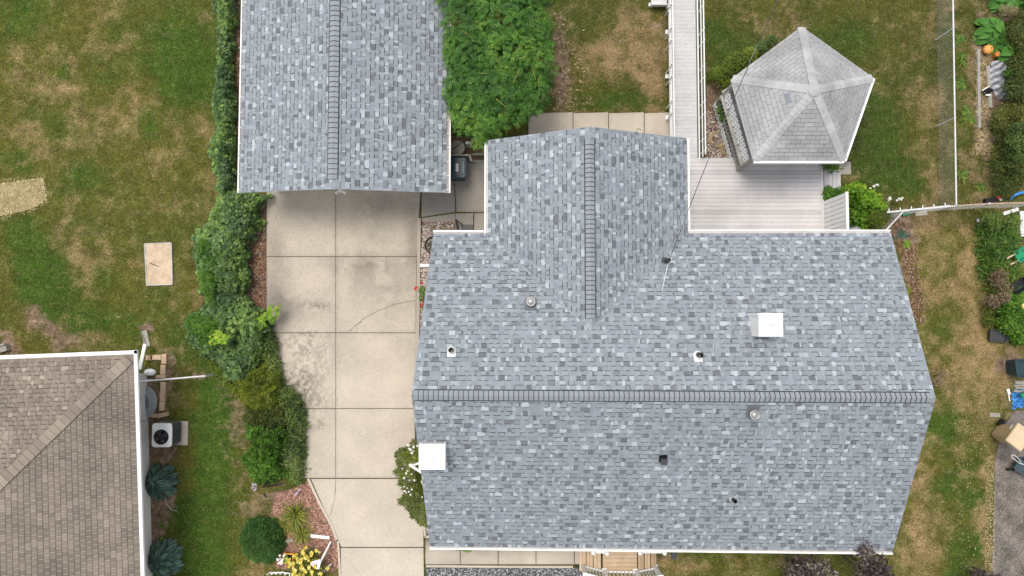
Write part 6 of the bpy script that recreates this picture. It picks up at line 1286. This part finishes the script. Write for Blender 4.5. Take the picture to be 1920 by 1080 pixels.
f.build('handle', MAT['newwood'], t); f = MB(); f.lathe((c.x + .45, c.y + .22, .17), [(.17, -.04), (.17, .04), (0, .04)], 16, M=Matrix(((1, 0, 0), (0, 0, 1), (0, 1, 0)))); f.build('wheel', MAT['black'], t)
def tub(name, label, u, v, W, D, h, rot, mat, cat):
    c = px(u, v, h); f = MB(); R = Matrix.Rotation(rot, 2)
    rr = lambda s, z: ([tuple(Vector((c.x, c.y)) + R @ Vector(p)) for p in rrect(0, 0, W * s, D * s, min(W, D) * .2)], z)
    loft(f, [rr(.85, .0), rr(.97, h - .03), rr(1.04, h - .02), rr(1.04, h), rr(.93, h), rr(.84, h - .12)]); return tag(f.build(name, MAT[mat], loc=(c.x, c.y, 0)), label, cat)
tub('planter_tray', 'black plastic tray under the bright green bush', 1874, 630, .62, .42, .22, -.1, 'charcoal', 'tray'); tub('tub', 'black tub among the plants near the green wheelbarrow', 1914, 535, .6, .4, .3, .5, 'black', 'tub'); tub('bin', 'dark green bin on bare soil above the grey lumber', 1924, 690, .66, .62, .6, .1, 'teal', 'bin')
for i, (v, dv, w_) in enumerate(((717, 1, .12), (723, -1, .06), (727, 2, .07), (733, 3, .07))):
    log('lumber', ['top wide grey board of the lumber pile', 'thin grey strip second in the lumber pile', 'grey strip third in the lumber pile', 'lowest grey strip of the lumber pile'][i], (1903 - i % 2 * 3, v), (1950, v + dv), w_, .05 + .05 * (i % 2), 'greywood', 'lumber', 'grey lumber pile')
t = thing('hand_tool', 'white handled garden tool lying on the dry grass', 'tool', px(1890, 740, 0)); f = MB(); f.bar(px(1889, 729, .05), px(1892, 739, .05), .09, .05); f.tube([px(1891, 738, .05), px(1893, 752, .05)], .025, 6); f.build('blade', MAT['offwhite'], t)
c = px(1918, 752, 0); f = MB(); vs = []
for j in range(13):
    for i in range(15):
        x = -.38 + .9 * i / 14; y = .34 - .62 * j / 12 + .2 * (i / 14); z = .1 + .09 * math.sin(x * 9 + y * 5) + .06 * math.sin(y * 17 - x * 6); e = min(i, j, 12 - j) / 3; vs.append((c.x + x + .05 * math.sin(j * 2.1), c.y + y - (.05 * math.sin(i * 1.7)), max(.012, z * min(1, e))))
f.add(vs, [(j * 15 + i, (j + 1) * 15 + i, (j + 1) * 15 + i + 1, j * 15 + i + 1) for j in range(12) for i in range(14)], [random.uniform(.4, 1) for _ in range(168)], True); tag(f.build('blue_tarp', MAT['blue'], loc=c), 'crumpled bright blue tarp at the right frame edge', 'tarp')
f = MB(); f.box(px(1919, 740, .3), (.22, .14, .12), .6); tag(f.build('green_tub', MAT['green'], loc=px(1919, 740)), 'small green plastic tub on the blue tarp', 'tub')
# tan wheeled cart bin
bb = thing('wheeled_bin', 'tan plastic wheeled bin standing askew on the old asphalt', 'bin', px(1895, 817, 0)); zt = 1.05; c = px(1913, 820, zt); rot = -.66; W, D = .62, .74; R = Matrix.Rotation(rot, 2); bc = c.xy + Vector((0, 0))
rr = lambda s, z, ox=0, oy=0, k=.1: ([tuple(bc + R @ (Vector(p) + Vector((ox, oy)))) for p in rrect(0, 0, W * s, D * s, k)], z)
f = MB(); loft(f, [rr(.66, .03, -.0, .0), rr(.72, .1), rr(.92, .98)], .3); f.build('body', MAT['tan'], bb)
f = MB(); loft(f, [rr(1, .97, k=.03), rr(1, 1.02, k=.03), rr(.93, 1.05, k=.03), rr(.78, 1.05, k=.03), rr(.75, 1.025, k=.03), rr(.66, 1.03, k=.03)], .85); f.build('lid', MAT['tan'], bb)
p = bc + R @ Vector((-W * .43, .18)); f = MB(); f.box((p.x, p.y, .8), (.02, .16, .1), rot); f.build('sticker', MAT['offwhite'], bb)
for s in (-.2, .2): q = bc + R @ Vector((s, D * .42)); f = MB(); f.lathe((q.x, q.y, .13), [(.13, -.04), (.13, .04), (.05, .05), (0, .05)], 16, M=Matrix(((math.cos(rot), 0, 0), (0, 0, 1), (0, 1, 0))).to_3x3() if False else Matrix(((0, math.sin(-rot), math.cos(rot)), (0, math.cos(rot), math.sin(rot)), (1, 0, 0)))); f.build('wheel', MAT['black'], bb)
f = MB(); f.bar(px(1872, 797, .15), px(1881, 787, .15), .09, .12); tag(f.build('black_roller', MAT['black'], loc=px(1877, 792)), 'short black rubber roller lying behind the tan bin', 'roller')
cart = thing('cart', 'dark green yard cart with a looped grey handle on the asphalt', 'cart', px(1915, 878, 0)); c = px(1923, 876, .4); R = Matrix.Rotation(-.6, 2); rr = lambda s, z: ([tuple(c.xy + R @ Vector(p)) for p in rrect(0, 0, .6 * s, .5 * s, .05)], z); f = MB(); loft(f, [rr(.75, .15), rr(1, .4), rr(1.05, .41), rr(.96, .4), rr(.74, .2)], .8); f.build('tray', MAT['teal'], cart)
f = MB(); f.tube([px(1911, 868, .45), px(1903, 862, .7), px(1897, 857, .8), px(1897, 853.5, .82), px(1901, 853, .82), px(1908, 858, .75), px(1914, 866, .5)], .018, 6); f.tube([px(1911, 868, .45), px(1919, 871, .42)], .018, 6); f.build('handle', MAT['steel'], cart)
f = MB(); c2 = c.xy + R @ Vector((-.2, -.3)); f.lathe((c2.x, c2.y, .12), [(.12, -.03), (.12, .03), (0, .03)], 14, M=Matrix(((1, 0, 0), (0, 0, 1), (0, 1, 0)))); f.build('wheel', MAT['black'], cart)
f = MB(); f.box(px(1865, 778, .02), (.36, .14, .04), -.05); tag(f.build('paving_stone', MAT['concdark'], loc=px(1865, 778)), 'flat grey stone set in the grass above the tan bin', 'stone')

#@@PART5
# ---------------------------------------------------------------- grass blades
def grass(n):
    u = rng.uniform(-30, 1950, n); v = rng.uniform(-30, 1110, n)
    block = [[(499, 340), (930, 340), (930, 440), (1700, 440), (1780, 740), (1690, 1045), (1240, 1045), (1240, 1120), (637, 1120), (632, 1015), (580, 897), (520, 860), (499, 600)], [(440, -40), (860, -40), (860, 380), (440, 380)], [(-40, 640), (262, 640), (292, 1120), (-40, 1120)],
             [(1000, 208), (1262, 208), (1262, 270), (1000, 270)], [(1250, -40), (1325, -40), (1325, 300), (1250, 300)], [(1280, 290), (1600, 290), (1600, 440), (1280, 440)], [(1866, 780), (1960, 760), (1960, 1120), (1862, 1120)], [(512, 930), (580, 900), (636, 1020), (636, 1066), (515, 1062)], [(-10, 336), (84, 332), (88, 380), (60, 394), (-10, 408)], [(268, 452), (324, 452), (324, 538), (268, 538)]]
    k = np.ones(n, bool)
    for b in block: k &= ~in_poly(u, v, b)
    d = -(v - 540) / F * CT + ST; zz = -(v - 540) / F * ST - CT; x = (u - 960) / F; t = -H / zz; X, Y = (x * t)[k], (d * t)[k]
    dry, lush, dirt, dark = fields(X, Y); m = rng.random(len(X)) > np.clip(dirt * 1.1, 0, .97); X, Y, dry, lush = X[m], Y[m], dry[m], lush[m]; n = len(X)
    h = rng.uniform(.02, .06, n) * (1 - .5 * dry) * (.8 + .5 * lush); a = rng.random(n) * 6.283; wd = rng.uniform(.008, .022, n); ln = rng.uniform(.03, .085, n)
    c, s_ = np.cos(a), np.sin(a); Z = np.zeros(n)
    V = np.stack([np.stack([X + s_ * wd / 2, Y - c * wd / 2, Z], 1), np.stack([X - s_ * wd / 2, Y + c * wd / 2, Z], 1), np.stack([X + c * ln, Y + s_ * ln, h], 1)], 1)
    sh = np.clip(np.where(rng.random(n) < np.clip(dry * 1.0 + .05, 0, 1), .68 + .28 * rng.random(n), .45 - .35 * lush + rng.normal(size=n) * .17), 0, 1)
    mb = MB(); mb.arr(V.reshape(-1, 3), np.arange(3 * n).reshape(n, 3), sh)
    m = M('grass_blade', [(0, (.038, .09, .010)), (.3, (.064, .10, .013)), (.55, (.105, .102, .022)), (.7, (.22, .16, .07)), (1, (.44, .33, .17))], .8, 1.5, .1, 30, .0, spec=.15, trans=.2)
    tag(mb.build('grass', m, loc=(-8, 4, 0)), kind='stuff')
grass(200000)
